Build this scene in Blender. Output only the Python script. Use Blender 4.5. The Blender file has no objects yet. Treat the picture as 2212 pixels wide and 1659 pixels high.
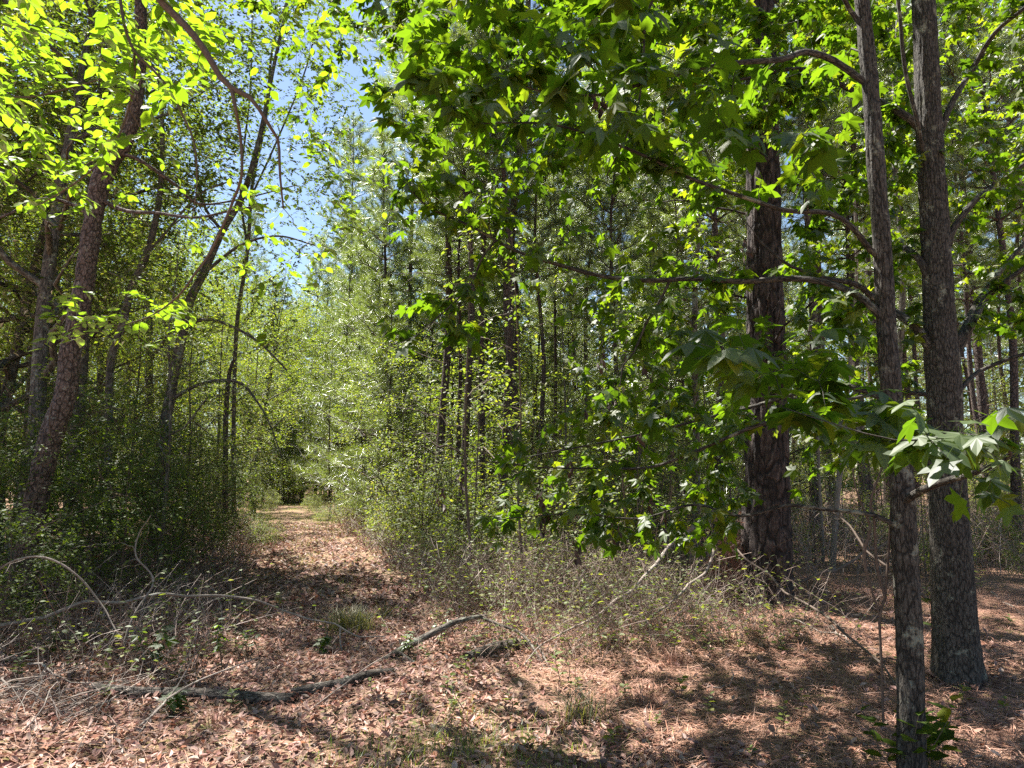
import bpy, math
import numpy as np
from mathutils import Vector

# ------------------------------------------------------------------ camera, sky, sun, exposure
PITCH = math.radians(7.3)
CAM_H = 1.6
FPX = 1536.0            # focal length in pixels of a 2212 px wide picture
sc = bpy.context.scene
cam = bpy.data.cameras.new('camera'); cam.sensor_width = 36; cam.lens = 36*FPX/2212
cam.clip_start = 0.05; cam.clip_end = 3000
cam_ob = bpy.data.objects.new('camera', cam); sc.collection.objects.link(cam_ob)
cam_ob.location = (0, 0, CAM_H); cam_ob.rotation_euler = (math.pi/2+PITCH, 0, 0)
sc.camera = cam_ob

SUN_EL = math.radians(64)
SUN_DIR = np.array([-0.72, 0.69])          # horizontal direction towards the sun
SUN_DIR = SUN_DIR/np.linalg.norm(SUN_DIR)
TO_SUN = np.array([SUN_DIR[0]*math.cos(SUN_EL), SUN_DIR[1]*math.cos(SUN_EL), math.sin(SUN_EL)])
sun = bpy.data.lights.new('sun', 'SUN'); sun.energy = 5.0; sun.angle = math.radians(0.53)
sun.color = (1.0, 0.955, 0.89)
sun_ob = bpy.data.objects.new('sun', sun); sc.collection.objects.link(sun_ob)
sun_ob.rotation_euler = Vector(TO_SUN).to_track_quat('Z', 'Y').to_euler()
world = bpy.data.worlds.new('World'); sc.world = world; world.use_nodes = True
wn = world.node_tree.nodes; wn.clear()
sky = wn.new('ShaderNodeTexSky'); sky.sky_type = 'NISHITA'; sky.sun_disc = False
sky.sun_elevation = SUN_EL; sky.sun_rotation = math.atan2(SUN_DIR[0], SUN_DIR[1])
sky.air_density = 1.0; sky.dust_density = 0.6; sky.ozone_density = 1.5
bg = wn.new('ShaderNodeBackground'); bg.inputs[1].default_value = 0.055
wo = wn.new('ShaderNodeOutputWorld')
world.node_tree.links.new(sky.outputs[0], bg.inputs[0]); world.node_tree.links.new(bg.outputs[0], wo.inputs[0])
sc.view_settings.view_transform = 'Standard'; sc.view_settings.look = 'None'
sc.view_settings.exposure = 2.0; sc.view_settings.gamma = 1.0
sc.render.engine = 'CYCLES'
cy = sc.cycles
cy.max_bounces = 7; cy.diffuse_bounces = 4; cy.glossy_bounces = 2; cy.transmission_bounces = 5; cy.transparent_max_bounces = 6
cy.use_denoising = False
cy.sample_clamp_indirect = 6.0; cy.blur_glossy = 0.5
cy.caustics_reflective = False; cy.caustics_refractive = False

rng = np.random.default_rng(7)
CT, ST = math.cos(PITCH), math.sin(PITCH)

def P(x, y, Y):
    """world point seen at pixel (x, y) of the 2212 px picture, Y metres ahead"""
    u = (x-1106)/FPX; v = (829.5-y)/FPX
    dy = CT - v*ST; dz = ST + v*CT
    t = Y/dy
    return np.array([u*t, Y, CAM_H + dz*t])
def wid(px, Y): return px/FPX*Y
def path_x(y): return -2.3-0.33*(y-9.3)            # centre line of the woodland track
def smooth(a, b, x):
    t = np.clip((x-a)/(b-a), 0, 1); return t*t*(3-2*t)
def hgt(x, y):
    """height of the ground"""
    x = np.asarray(x, float); y = np.asarray(y, float)
    d = x - path_x(y)
    h = 0.10*smooth(1.3, 3.2, d) + 0.16*smooth(1.3, 3.0, -d)
    h = h + 0.035*np.sin(x*1.7+0.6*y)*np.cos(y*1.1-0.4*x) + 0.02*np.sin(x*3.9+2)*np.sin(y*3.3+1)
    h = h + 0.18*np.exp(-(((x-3.35)/1.5)**2+((y-9.3)/1.4)**2))
    h = h + 0.10*np.exp(-(((x-3.6)/0.7)**2+((y-5.9)/0.7)**2))
    h = h + 0.03*np.cos(d*2.6)*smooth(1.6, 0.6, np.abs(d))
    return h
def G(x, y):
    """ground point seen at pixel"""
    u = (x-1106)/FPX; v = (829.5-y)/FPX
    dy = CT - v*ST; dz = ST + v*CT
    t = -CAM_H/min(dz, -0.01)
    for _ in range(4):
        t = (hgt(u*t, dy*t)-CAM_H)/min(dz, -0.01)
    return np.array([u*t, dy*t, float(hgt(u*t, dy*t))])

# ------------------------------------------------------------------ objects
COL = sc.collection
def tag(o, label=None, cat=None, group=None, kind=None):
    if label: o['label'] = label
    if cat: o['category'] = cat
    if group: o['group'] = group
    if kind: o['kind'] = kind
    return o
def empty(name, loc=(0, 0, 0), rz=0.0, **k):
    o = bpy.data.objects.new(name, None); COL.objects.link(o)
    o.location = loc; o.rotation_euler = (0, 0, rz); o.empty_display_size = 0.1
    return tag(o, **k)

def raw_mesh(name, V, F, mats, UV=None, smooth_faces=None, attr=None):
    """F: list of (faces array (n,k), material index, smooth flag)"""
    me = bpy.data.meshes.new(name)
    V = np.ascontiguousarray(V, np.float32)
    F = [f for f in F if len(f[0])]
    nl = sum(f[0].size for f in F); nf = sum(len(f[0]) for f in F)
    me.vertices.add(len(V)); me.vertices.foreach_set('co', V.ravel())
    me.loops.add(nl); me.loops.foreach_set('vertex_index', np.concatenate([f[0].ravel() for f in F]).astype(np.int32))
    me.polygons.add(nf)
    tot = np.concatenate([np.full(len(f[0]), f[0].shape[1], np.int32) for f in F])
    st = np.concatenate([[0], np.cumsum(tot)[:-1]]).astype(np.int32)
    me.polygons.foreach_set('loop_start', st); me.polygons.foreach_set('loop_total', tot)
    me.polygons.foreach_set('material_index', np.concatenate([np.full(len(f[0]), f[1], np.int32) for f in F]))
    me.polygons.foreach_set('use_smooth', np.concatenate([np.full(len(f[0]), f[2], bool) for f in F]))
    if UV is not None:
        l = me.uv_layers.new(name='UVMap')
        idx = np.concatenate([f[0].ravel() for f in F])
        l.data.foreach_set('uv', np.ascontiguousarray(UV[idx], np.float32).ravel())
    for m in mats: me.materials.append(m)
    me.update(calc_edges=True)
    return me
def mesh_ob(name, me, parent=None, loc=None):
    o = bpy.data.objects.new(name, me); COL.objects.link(o)
    if parent is not None: o.parent = parent
    if loc is not None: o.location = loc
    return o

class Tubes:
    def __init__(s): s.V = []; s.F = []; s.U = []; s.n = 0
    def add(s, pts, rad, k=5, cap=True, disp=None, start_angle=0.0):
        pts = np.asarray(pts, float); rad = np.asarray(rad, float); n = len(pts)
        T = np.gradient(pts, axis=0); T /= np.linalg.norm(T, axis=1)[:, None]+1e-9
        ref = np.array([1.0, 0, 0]) if abs(T[0][0]) < 0.8 else np.array([0, 1.0, 0])
        N = np.empty_like(T); nn = ref
        for i in range(n):
            nn = nn - T[i]*np.dot(nn, T[i]); nn = nn/(np.linalg.norm(nn)+1e-9); N[i] = nn
        B = np.cross(T, N)
        a = np.linspace(0, 2*math.pi, k+1)+start_angle
        R = rad[:, None]*np.ones(k+1)
        L = np.concatenate([[0], np.cumsum(np.linalg.norm(np.diff(pts, axis=0), axis=1))])
        if disp is not None: R = R + disp(a, L, rad)
        V = pts[:, None, :] + R[..., None]*(np.cos(a)[None, :, None]*N[:, None, :] + np.sin(a)[None, :, None]*B[:, None, :])
        U = np.stack(np.broadcast_arrays(a[None, :]*rad.mean(), L[:, None]), -1)
        i = np.arange(n-1)[:, None]*(k+1); j = np.arange(k)[None, :]
        q = np.stack([i+j, i+j+1, i+j+k+2, i+j+k+1], -1).reshape(-1, 4) + s.n
        s.V.append(V.reshape(-1, 3)); s.U.append(U.reshape(-1, 2)); s.F.append(q); s.n += n*(k+1)
    def get(s):
        if not s.V: return None
        return np.concatenate(s.V), np.concatenate(s.F), np.concatenate(s.U)
    def mesh(s, name, mat):
        V, F, U = s.get()
        return raw_mesh(name, V, [(F, 0, True)], [mat], UV=U)

# periodic value noise on (angle, length) for real bark relief
def ridge_disp(depth, na=9, stretch=0.22, seed=0, buttress=0.0):
    r = np.random.default_rng(seed)
    def disp(a, L, rad):
        H = np.zeros((len(L), len(a)))
        for o, (amp, f) in enumerate(((1, 1), (0.55, 2), (0.3, 4))):
            n = na*f; m = max(4, int(L[-1]*f/stretch)+3)
            lat = r.random((m, n)); lat = np.concatenate([lat, lat[:, :1]], 1)
            fa = (a % (2*math.pi+1e-9))/(2*math.pi)*n; fa = np.clip(fa, 0, n-1e-6)
            fl = L/L[-1]*(m-2)
            wig = 0.6*np.sin(L*7+o)
            ia = np.floor(fa).astype(int); ta = fa-ia; il = np.floor(fl).astype(int); tl = (fl-il)[:, None]
            ta = ta*ta*(3-2*ta); tl = tl*tl*(3-2*tl)
            A = lat[il][:, ia]; Bq = lat[il][:, ia+1]; C = lat[il+1][:, ia]; D = lat[il+1][:, ia+1]
            v = (A*(1-ta)+Bq*ta)*(1-tl)+(C*(1-ta)+D*ta)*tl
            H += amp*(1-np.abs(2*v-1)*2)
        H = H*depth*0.5
        if buttress: H += buttress*np.exp(-L/0.22)[:, None]*(0.6*np.cos(a*5+1)+0.4*np.cos(a*3))[None, :]
        H[:, -1] = H[:, 0]
        return H
    return disp

def spline(pts, step=0.05, jitter=0.0, r=None):
    """Catmull-Rom through rows of [x, y, z, radius]"""
    p = np.asarray(pts, float); n = len(p)
    if n < 3: 
        m = max(2, int(np.linalg.norm(p[-1, :3]-p[0, :3])/step)+1)
        t = np.linspace(0, 1, m)[:, None]; return p[0]*(1-t)+p[-1]*t
    e = np.vstack([2*p[0]-p[1], p, 2*p[-1]-p[-2]]); out = []
    for i in range(n-1):
        a, b, c, d = e[i:i+4]
        m = max(1, int(np.linalg.norm(c[:3]-b[:3])/step))
        t = (np.arange(m)/m)[:, None]
        out.append(0.5*(2*b+(c-a)*t+(2*a-5*b+4*c-d)*t**2+(3*b-a-3*c+d)*t**3))
    out.append(p[-1:]); q = np.vstack(out); q[:, 3] = np.maximum(q[:, 3], 0.0008)
    if jitter and r is not None:
        q[1:-1, :3] += np.cumsum(r.normal(0, jitter, (len(q)-2, 3)), 0)*0.3+r.normal(0, jitter*.5, (len(q)-2, 3))
    return q

# ------------------------------------------------------------------ leaves
def leaf_oval(w=0.42, fold=0.12, droop=0.12, notch=0.0):
    V = np.array([[0, 0, 0], [.3, -w*.44, fold*.5], [.62, -w*.46, fold*.4-droop*.4], [1, 0, -droop], [.62, w*.46, fold*.4-droop*.4], [.3, w*.44, fold*.5], [.5, 0, -droop*.2]], float)
    F = np.array([[0, 1, 6], [1, 2, 6], [2, 3, 6], [3, 4, 6], [4, 5, 6], [5, 0, 6]])
    return V, F
def leaf_diamond(w=0.5, droop=0.1):
    V = np.array([[0, 0, 0], [.5, -w/2, .06], [1, 0, -droop], [.5, w/2, .06]], float)
    return V, np.array([[0, 1, 2], [0, 2, 3]])
def leaf_star(droop=0.18):
    # five pointed lobes, petiole at the origin, middle lobe along +x, unit = leaf length
    ang = [180, 128, 100, 72, 47, 26, 0]
    rad = [0.06, .40, .22, .60, .24, .30, .78]
    # lobes: 118 deg (basal), 62 deg (side), 0 (tip); sinuses between
    pts = [(172, .12), (124, .46), (95, .30), (74, .50), (59, .66), (46, .48), (32, .36), (16, .56), (0, .78)]
    right = [(a, r) for a, r in pts]; left = [(-a, r) for a, r in pts[::-1][1:]]
    allp = right+left
    o = 0.24
    V = [[o, 0, 0.03]]
    for a, r_ in allp:
        x = o+r_*math.cos(math.radians(a)); y = r_*math.sin(math.radians(a))
        V.append([x, y, -droop*(r_/.74)**2+ (0.05 if r_ < .3 else 0)])
    V = np.array(V); n = len(allp)
    F = np.array([[0, i+1, i+2] for i in range(n-1)])
    V = np.vstack([V, [[-0.38, .006, .10], [-0.38, -.006, .10], [o-.1, 0.006, 0.02], [o-.1, -.006, 0.02]]]); m = n+1
    F = np.vstack([F, [[m, m+1, m+2], [m+1, m+3, m+2]]])
    return V, F
STAR = [leaf_star(.10), leaf_star(.24), leaf_star(.42), leaf_star(.16)]; OVAL = leaf_oval(); OVALW = leaf_oval(.55, .1, .12); DIA = leaf_diamond(); LANCE = leaf_oval(.26, .05, .1)
CURL = leaf_oval(.5, .34, -.15)

def frames(axis, normal):
    X = axis/(np.linalg.norm(axis, axis=1)[:, None]+1e-9)
    Z = normal-X*np.sum(X*normal, 1)[:, None]; Z /= np.linalg.norm(Z, axis=1)[:, None]+1e-9
    Y = np.cross(Z, X)
    return np.stack([X, Y, Z], 1)          # rows
def place(tmpl, pos, axis, normal, size):
    V, F = tmpl; M = frames(axis, normal)
    n = len(pos)
    W = np.einsum('mk,nkj->nmj', V, M)*np.asarray(size).reshape(-1, 1, 1)+pos[:, None, :]
    FF = F[None]+np.arange(n)[:, None, None]*len(V)
    return W.reshape(-1, 3), FF.reshape(-1, F.shape[1])
class Leaves:
    def __init__(s): s.p = []; s.a = []; s.n = []; s.s = []
    def add(s, p, a, n, z): s.p.append(p); s.a.append(a); s.n.append(n); s.s.append(z)
    def count(s): return sum(len(x) for x in s.p)
    def mesh(s, name, tmpl, mat):
        p, a, n, z = (np.concatenate(q) for q in (s.p, s.a, s.n, s.s))
        if isinstance(tmpl, list):
            Vs = []; Fs = []; o = 0
            for i, t in enumerate(tmpl):
                V, F = place(t, p[i::len(tmpl)], a[i::len(tmpl)], n[i::len(tmpl)], z[i::len(tmpl)]); Vs.append(V); Fs.append(F+o); o += len(V)
            V = np.concatenate(Vs); F = np.concatenate(Fs)
        else: V, F = place(tmpl, p, a, n, z)
        return raw_mesh(name, V, [(F, 0, False)], [mat])
def leaf_on(curve, r, n, size, L, spread=.9, droop=.25, tilt=.35, t0=.25, tipstar=False):
    """n leaves along a twig (points array)"""
    m = len(curve); t = np.linspace(t0, 1, n)*(m-1); i = np.minimum(t.astype(int), m-2); f = (t-i)[:, None]
    p = curve[i]*(1-f)+curve[i+1]*f
    d = curve[i+1]-curve[i]; d /= np.linalg.norm(d, axis=1)[:, None]+1e-9
    side = np.cross(d, [0, 0, 1.0]); side /= np.linalg.norm(side, axis=1)[:, None]+1e-6
    sg = np.where(np.arange(n) % 2 == 0, 1, -1)[:, None]
    a = d*(.55+r.random((n, 1))*.5)+side*sg*spread*(.6+.7*r.random((n, 1)))+r.normal(0, .22, (n, 3))
    a[:, 2] = a[:, 2]*.5-droop*(.3+1.2*r.random(n))
    nr = np.stack([r.normal(0, tilt, n), r.normal(0, tilt, n), np.ones(n)], 1)
    L.add(p, a, nr, size*(.65+.6*r.random(n)))

# ------------------------------------------------------------------ branch growth
class Skel:
    def __init__(s, cap=60000):
        s.p = np.empty((cap, 3)); s.r = np.empty(cap); s.d = np.empty((cap, 3)); s.id = np.empty(cap, int); s.n = 0
    def add(s, pts, rad, ident, skip=0):
        pts = pts[skip:]; rad = rad[skip:]; m = len(pts)
        if m < 2: return
        d = np.gradient(pts, axis=0); d /= np.linalg.norm(d, axis=1)[:, None]+1e-9
        k = slice(s.n, s.n+m); s.p[k] = pts; s.r[k] = rad; s.d[k] = d; s.id[k] = ident; s.n += m
def grow(sk, targets, r, tip_r=.0012, rate=.011, rmax=.6, seg=5, sag=.05, wob=.07, k=4, back=.5, order=True, tubes=None, minlen=0.0):
    """attach each target to the nearest part of the skeleton; returns list of (curve, id)"""
    T = np.asarray(targets, float)
    if order:
        D = np.full(len(T), 1e9)
        S = sk.p[:sk.n]
        for c in range(0, len(S), 400):
            D = np.minimum(D, np.sqrt(((T[:, None]-S[None, c:c+400])**2).sum(-1)).min(1))
        T = T[np.argsort(D)]
    out = []
    for t in T:
        v = t-sk.p[:sk.n]; dist = np.sqrt((v**2).sum(1))+1e-6
        al = (v*sk.d[:sk.n]).sum(1)/dist
        cost = dist*(1.25-back*al) + (sk.r[:sk.n] < .0025)*dist*.25
        i = int(np.argmin(cost)); s0 = sk.p[i].copy(); L = dist[i]
        r0 = min(sk.r[i]*rmax, tip_r+rate*L)
        d0 = sk.d[i]; dv = v[i]/L
        c1 = s0+(d0*.55+dv*.6)*L*.4
        m = max(3, min(seg+int(L/.25), 14)); q = np.linspace(0, 1, m)[:, None]
        cur = (1-q)**2*s0+2*q*(1-q)*c1+q*q*t
        w = r.normal(0, wob*L/m**.5, (m, 3)); w[0] = 0; w[-1] = 0
        cur = cur+w; cur[:, 2] += sag*L*np.sin(q[:, 0]*math.pi)
        rad = r0+(tip_r-r0)*q[:, 0]**.8
        ident = sk.id[i]
        sk.add(cur, rad, ident, skip=1)
        if tubes is not None: (tubes[ident] if isinstance(tubes, dict) else tubes).add(cur, rad, k if r0 < .02 else k+3)
        out.append((cur, ident))
    return out

# ------------------------------------------------------------------ materials
def new_mat(name):
    m = bpy.data.materials.new(name); m.use_nodes = True; m.node_tree.nodes.clear()
    return m, m.node_tree.nodes, m.node_tree.links
def node(ns, t, **kw):
    n = ns.new(t)
    for k, v in kw.items():
        if k.startswith('i'): 
            n.inputs[int(k[1:])].default_value = v
        else: setattr(n, k, v)
    return n
def ramp(ns, stops):
    n = ns.new('ShaderNodeValToRGB'); e = n.color_ramp.elements
    while len(e) < len(stops): e.new(0.5)
    for el, (p, c) in zip(e, stops): el.position = p; el.color = (*c, 1)
    return n
def leaf_mat(name, cols, trans_gain=2.4, trans=.45, rough=.38, spec=.5, yellow=1.0):
    """cols: list of base colours chosen leaf by leaf; light passing through comes out brighter and yellower"""
    m, ns, lk = new_mat(name)
    g = ns.new('ShaderNodeNewGeometry')
    st = [(i/(max(1, len(cols)-1)), c) for i, c in enumerate(cols)]
    rp = ramp(ns, st); lk.new(g.outputs['Random Per Island'], rp.inputs[0])
    df = node(ns, 'ShaderNodeBsdfDiffuse'); lk.new(rp.outputs[0], df.inputs[0])
    tc = node(ns, 'ShaderNodeMix', data_type='RGBA', blend_type='MULTIPLY'); tc.inputs[0].default_value = 1
    lk.new(rp.outputs[0], tc.inputs[6]); tc.inputs[7].default_value = (trans_gain*1.25*yellow, trans_gain*1.3, trans_gain*.28, 1)
    tr = node(ns, 'ShaderNodeBsdfTranslucent'); lk.new(tc.outputs[2], tr.inputs[0])
    mx = node(ns, 'ShaderNodeMixShader', i0=trans); lk.new(df.outputs[0], mx.inputs[1]); lk.new(tr.outputs[0], mx.inputs[2])
    gl = node(ns, 'ShaderNodeBsdfGlossy'); gl.inputs['Roughness'].default_value = rough; gl.inputs[0].default_value = (1, 1, 1, 1)
    fr = node(ns, 'ShaderNodeFresnel'); fr.inputs[0].default_value = 1.42
    mu = node(ns, 'ShaderNodeMath', operation='MULTIPLY'); lk.new(fr.outputs[0], mu.inputs[0]); mu.inputs[1].default_value = spec
    m2 = node(ns, 'ShaderNodeMixShader'); lk.new(mu.outputs[0], m2.inputs[0]); lk.new(mx.outputs[0], m2.inputs[1]); lk.new(gl.outputs[0], m2.inputs[2])
    o = ns.new('ShaderNodeOutputMaterial'); lk.new(m2.outputs[0], o.inputs[0])
    return m
def bark_mat(name, dark, mid, light, su=26, sv=5, bump=.6, dist=.02, lichen=None, lich_amt=.5, cracks=True):
    m, ns, lk = new_mat(name)
    uv = ns.new('ShaderNodeUVMap')
    mp = ns.new('ShaderNodeMapping'); mp.inputs['Scale'].default_value = (su, sv, 1); lk.new(uv.outputs[0], mp.inputs[0])
    nz = node(ns, 'ShaderNodeTexNoise'); nz.inputs['Scale'].default_value = 1.6; nz.inputs['Detail'].default_value = 5
    lk.new(mp.outputs[0], nz.inputs['Vector'])
    ad = node(ns, 'ShaderNodeVectorMath', operation='MULTIPLY_ADD'); lk.new(nz.outputs['Color'], ad.inputs[0]); ad.inputs[1].default_value = (1.5, .6, 0); lk.new(mp.outputs[0], ad.inputs[2])
    vo = node(ns, 'ShaderNodeTexVoronoi', feature='DISTANCE_TO_EDGE'); vo.inputs['Scale'].default_value = 1.0; lk.new(ad.outputs[0], vo.inputs['Vector'])
    cr = ramp(ns, [(0, (0, 0, 0)), (.13, (1, 1, 1))]); lk.new(vo.outputs['Distance'], cr.inputs[0])
    n2 = node(ns, 'ShaderNodeTexNoise'); n2.inputs['Scale'].default_value = 3.4; n2.inputs['Detail'].default_value = 7; n2.inputs['Roughness'].default_value = .68; lk.new(mp.outputs[0], n2.inputs['Vector'])
    cm = ramp(ns, [(.32, dark), (.5, mid), (.68, light)]); lk.new(n2.outputs[0], cm.inputs[0])
    mx = node(ns, 'ShaderNodeMix', data_type='RGBA', blend_type='MULTIPLY'); mx.inputs[0].default_value = .78 if cracks else .2
    lk.new(cm.outputs[0], mx.inputs[6]); lk.new(cr.outputs[0], mx.inputs[7])
    colr = mx.outputs[2]
    if lichen:
        tcn = ns.new('ShaderNodeTexCoord')
        n3 = node(ns, 'ShaderNodeTexNoise'); n3.inputs['Scale'].default_value = 9; n3.inputs['Detail'].default_value = 6; n3.inputs['Roughness'].default_value = .7; lk.new(tcn.outputs['Object'], n3.inputs['Vector'])
        r3 = ramp(ns, [(.66-.24*lich_amt, (0, 0, 0)), (.74-.2*lich_amt, (1, 1, 1))]); lk.new(n3.outputs[0], r3.inputs[0])
        m3 = node(ns, 'ShaderNodeMix', data_type='RGBA'); lk.new(r3.outputs[0], m3.inputs[0]); lk.new(colr, m3.inputs[6]); m3.inputs[7].default_value = (*lichen, 1)
        colr = m3.outputs[2]
    hs = node(ns, 'ShaderNodeMath', operation='MULTIPLY_ADD'); lk.new(cr.outputs[0], hs.inputs[0]); hs.inputs[1].default_value = .8; lk.new(n2.outputs[0], hs.inputs[2])
    bp = node(ns, 'ShaderNodeBump'); bp.inputs['Strength'].default_value = bump; bp.inputs['Distance'].default_value = dist; lk.new(hs.outputs[0], bp.inputs['Height'])
    b = ns.new('ShaderNodeBsdfPrincipled'); b.inputs['Roughness'].default_value = .82; b.inputs['Specular IOR Level'].default_value = .3
    lk.new(colr, b.inputs['Base Color']); lk.new(bp.outputs[0], b.inputs['Normal'])
    o = ns.new('ShaderNodeOutputMaterial'); lk.new(b.outputs[0], o.inputs[0])
    return m
def dead_mat(name, cols, rough=.6, trans=.2):
    m, ns, lk = new_mat(name)
    g = ns.new('ShaderNodeNewGeometry')
    rp = ramp(ns, [(i/(len(cols)-1), c) for i, c in enumerate(cols)]); lk.new(g.outputs['Random Per Island'], rp.inputs[0])
    b = ns.new('ShaderNodeBsdfPrincipled'); b.inputs['Roughness'].default_value = rough; b.inputs['Specular IOR Level'].default_value = .4
    lk.new(rp.outputs[0], b.inputs['Base Color'])
    tr = node(ns, 'ShaderNodeBsdfTranslucent'); lk.new(rp.outputs[0], tr.inputs[0])
    mx = node(ns, 'ShaderNodeMixShader', i0=trans); lk.new(b.outputs[0], mx.inputs[1]); lk.new(tr.outputs[0], mx.inputs[2])
    o = ns.new('ShaderNodeOutputMaterial'); lk.new(mx.outputs[0], o.inputs[0])
    return m

M = {}
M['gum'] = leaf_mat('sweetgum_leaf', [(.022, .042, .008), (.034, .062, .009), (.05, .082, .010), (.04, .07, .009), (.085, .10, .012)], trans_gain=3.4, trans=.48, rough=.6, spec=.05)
M['gumsun'] = leaf_mat('sweetgum_leaf_sunlit', [(.045, .07, .01), (.06, .09, .012), (.075, .10, .012), (.09, .10, .012)], trans_gain=3.6, trans=.5, rough=.58, spec=.08)  # brighter copy of the sweetgum leaf, sunlight put into its colour
M['dogwood'] = leaf_mat('dogwood_leaf', [(.06, .10, .014), (.085, .135, .018), (.105, .15, .02)], trans_gain=2.9, trans=.5, rough=.5, spec=.15)
M['small'] = leaf_mat('small_glossy_leaf', [(.036, .058, .014), (.060, .090, .018), (.088, .115, .022)], trans_gain=2.4, trans=.38, rough=.45, spec=.22)
M['mid'] = leaf_mat('woodland_leaf', [(.055, .085, .02), (.085, .125, .025), (.12, .15, .03), (.15, .15, .03)], trans_gain=2.4, trans=.48, rough=.48, spec=.3)
M['needle'] = leaf_mat('pine_needle', [(.085, .12, .05), (.12, .155, .07), (.16, .19, .10)], trans_gain=1.8, trans=.45, rough=.5, spec=.35)
M['farleaf'] = leaf_mat('far_leaf', [(.03, .06, .015), (.05, .09, .02), (.075, .12, .025)], trans_gain=1.6, trans=.35, rough=.5, spec=.15)
M['grass'] = leaf_mat('grass_blade', [(.09, .15, .03), (.13, .19, .04), (.22, .2, .09), (.11, .17, .04)], trans_gain=1.8, trans=.45, rough=.58, spec=.08)
M['drygrass'] = leaf_mat('dry_grass_blade', [(.15, .14, .08), (.20, .18, .11), (.09, .11, .05)], trans_gain=1.2, trans=.3, rough=.7, spec=.04)
M['litter'] = dead_mat('dead_leaf', [(.17, .08, .062), (.29, .145, .115), (.40, .235, .19), (.10, .06, .045), (.20, .12, .09), (.32, .19, .15), (.36, .15, .08), (.44, .32, .25), (.08, .05, .04)], trans=.12)
M['straw'] = dead_mat('pine_straw', [(.22, .10, .06), (.34, .17, .11), (.42, .26, .19), (.16, .08, .055), (.30, .15, .09)], trans=.05)
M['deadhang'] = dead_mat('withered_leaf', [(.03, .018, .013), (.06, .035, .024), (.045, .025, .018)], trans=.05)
M['reddead'] = dead_mat('red_brown_needles', [(.20, .085, .05), (.28, .13, .08), (.14, .07, .05)], trans=.15)
M['pine'] = bark_mat('pine_bark', (.05, .034, .027), (.11, .078, .064), (.22, .17, .15), su=24, sv=9, bump=.9, dist=.02)
M['oldpine'] = bark_mat('old_pine_bark', (.02, .014, .012), (.055, .038, .032), (.15, .12, .105), su=18, sv=3.0, bump=1.0, dist=.035)
M['scaly'] = bark_mat('scaly_pine_bark', (.05, .032, .026), (.12, .085, .07), (.26, .22, .195), su=34, sv=11, bump=.8, dist=.015, lichen=(.30, .30, .26), lich_amt=.2)
M['gumbark'] = bark_mat('sweetgum_bark', (.028, .024, .019), (.07, .06, .048), (.15, .14, .12), su=75, sv=11, bump=.8, dist=.012, lichen=(.25, .25, .19), lich_amt=.35)
M['greybark'] = bark_mat('grey_bark', (.05, .042, .034), (.12, .10, .08), (.22, .195, .16), su=34, sv=5, bump=.5, dist=.01, lichen=(.24, .25, .2), lich_amt=.5)
M['twig'] = bark_mat('twig_bark', (.06, .042, .032), (.11, .08, .06), (.17, .13, .10), su=60, sv=12, bump=.2, dist=.004, cracks=False)
M['paletwig'] = bark_mat('pale_dead_wood', (.13, .10, .08), (.22, .18, .15), (.34, .29, .25), su=60, sv=10, bump=.3, dist=.004, cracks=False, lichen=(.4, .4, .33), lich_amt=.3)
M['browntwig'] = dead_mat('brown_stems', [(.14, .085, .06), (.24, .165, .125), (.34, .26, .21), (.11, .065, .05), (.42, .35, .30)], trans=0)
M['log'] = bark_mat('rotting_log_bark', (.045, .036, .03), (.11, .09, .072), (.22, .19, .16), su=28, sv=9, bump=.9, dist=.02, lichen=(.26, .28, .22), lich_amt=.25)
# ------------------------------------------------------------------ the ground
def ground_mat(name, stops, s1=14, bump=.6):
    m, ns, lk = new_mat(name)
    tc = ns.new('ShaderNodeTexCoord')
    n1 = node(ns, 'ShaderNodeTexNoise'); n1.inputs['Scale'].default_value = s1; n1.inputs['Detail'].default_value = 9; n1.inputs['Roughness'].default_value = .72; lk.new(tc.outputs['Object'], n1.inputs['Vector'])
    n2 = node(ns, 'ShaderNodeTexNoise'); n2.inputs['Scale'].default_value = .8; n2.inputs['Detail'].default_value = 4; lk.new(tc.outputs['Object'], n2.inputs['Vector'])
    vo = node(ns, 'ShaderNodeTexVoronoi'); vo.inputs['Scale'].default_value = 22; lk.new(tc.outputs['Object'], vo.inputs['Vector'])
    ad = node(ns, 'ShaderNodeMath', operation='MULTIPLY_ADD'); lk.new(n2.outputs[0], ad.inputs[0]); ad.inputs[1].default_value = .35; lk.new(n1.outputs[0], ad.inputs[2])
    a2 = node(ns, 'ShaderNodeMath', operation='MULTIPLY_ADD'); lk.new(vo.outputs['Color'], a2.inputs[0]); a2.inputs[1].default_value = .25; lk.new(ad.outputs[0], a2.inputs[2])
    rp = ramp(ns, stops); lk.new(a2.outputs[0], rp.inputs[0])
    bp = node(ns, 'ShaderNodeBump'); bp.inputs['Strength'].default_value = bump; bp.inputs['Distance'].default_value = .04; lk.new(a2.outputs[0], bp.inputs['Height'])
    b = ns.new('ShaderNodeBsdfPrincipled'); b.inputs['Roughness'].default_value = .95; b.inputs['Specular IOR Level'].default_value = .1
    lk.new(rp.outputs[0], b.inputs['Base Color']); lk.new(bp.outputs[0], b.inputs['Normal'])
    o = ns.new('ShaderNodeOutputMaterial'); lk.new(b.outputs[0], o.inputs[0])
    return m
M['ground'] = ground_mat('forest_floor', [(.40, (.06, .035, .024)), (.62, (.17, .095, .065)), (.8, (.28, .17, .12)), (.95, (.12, .10, .04))])
M['track'] = ground_mat('leafy_track', [(.40, (.07, .04, .03)), (.6, (.17, .10, .075)), (.8, (.26, .165, .12)), (.95, (.12, .12, .05))])
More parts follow.
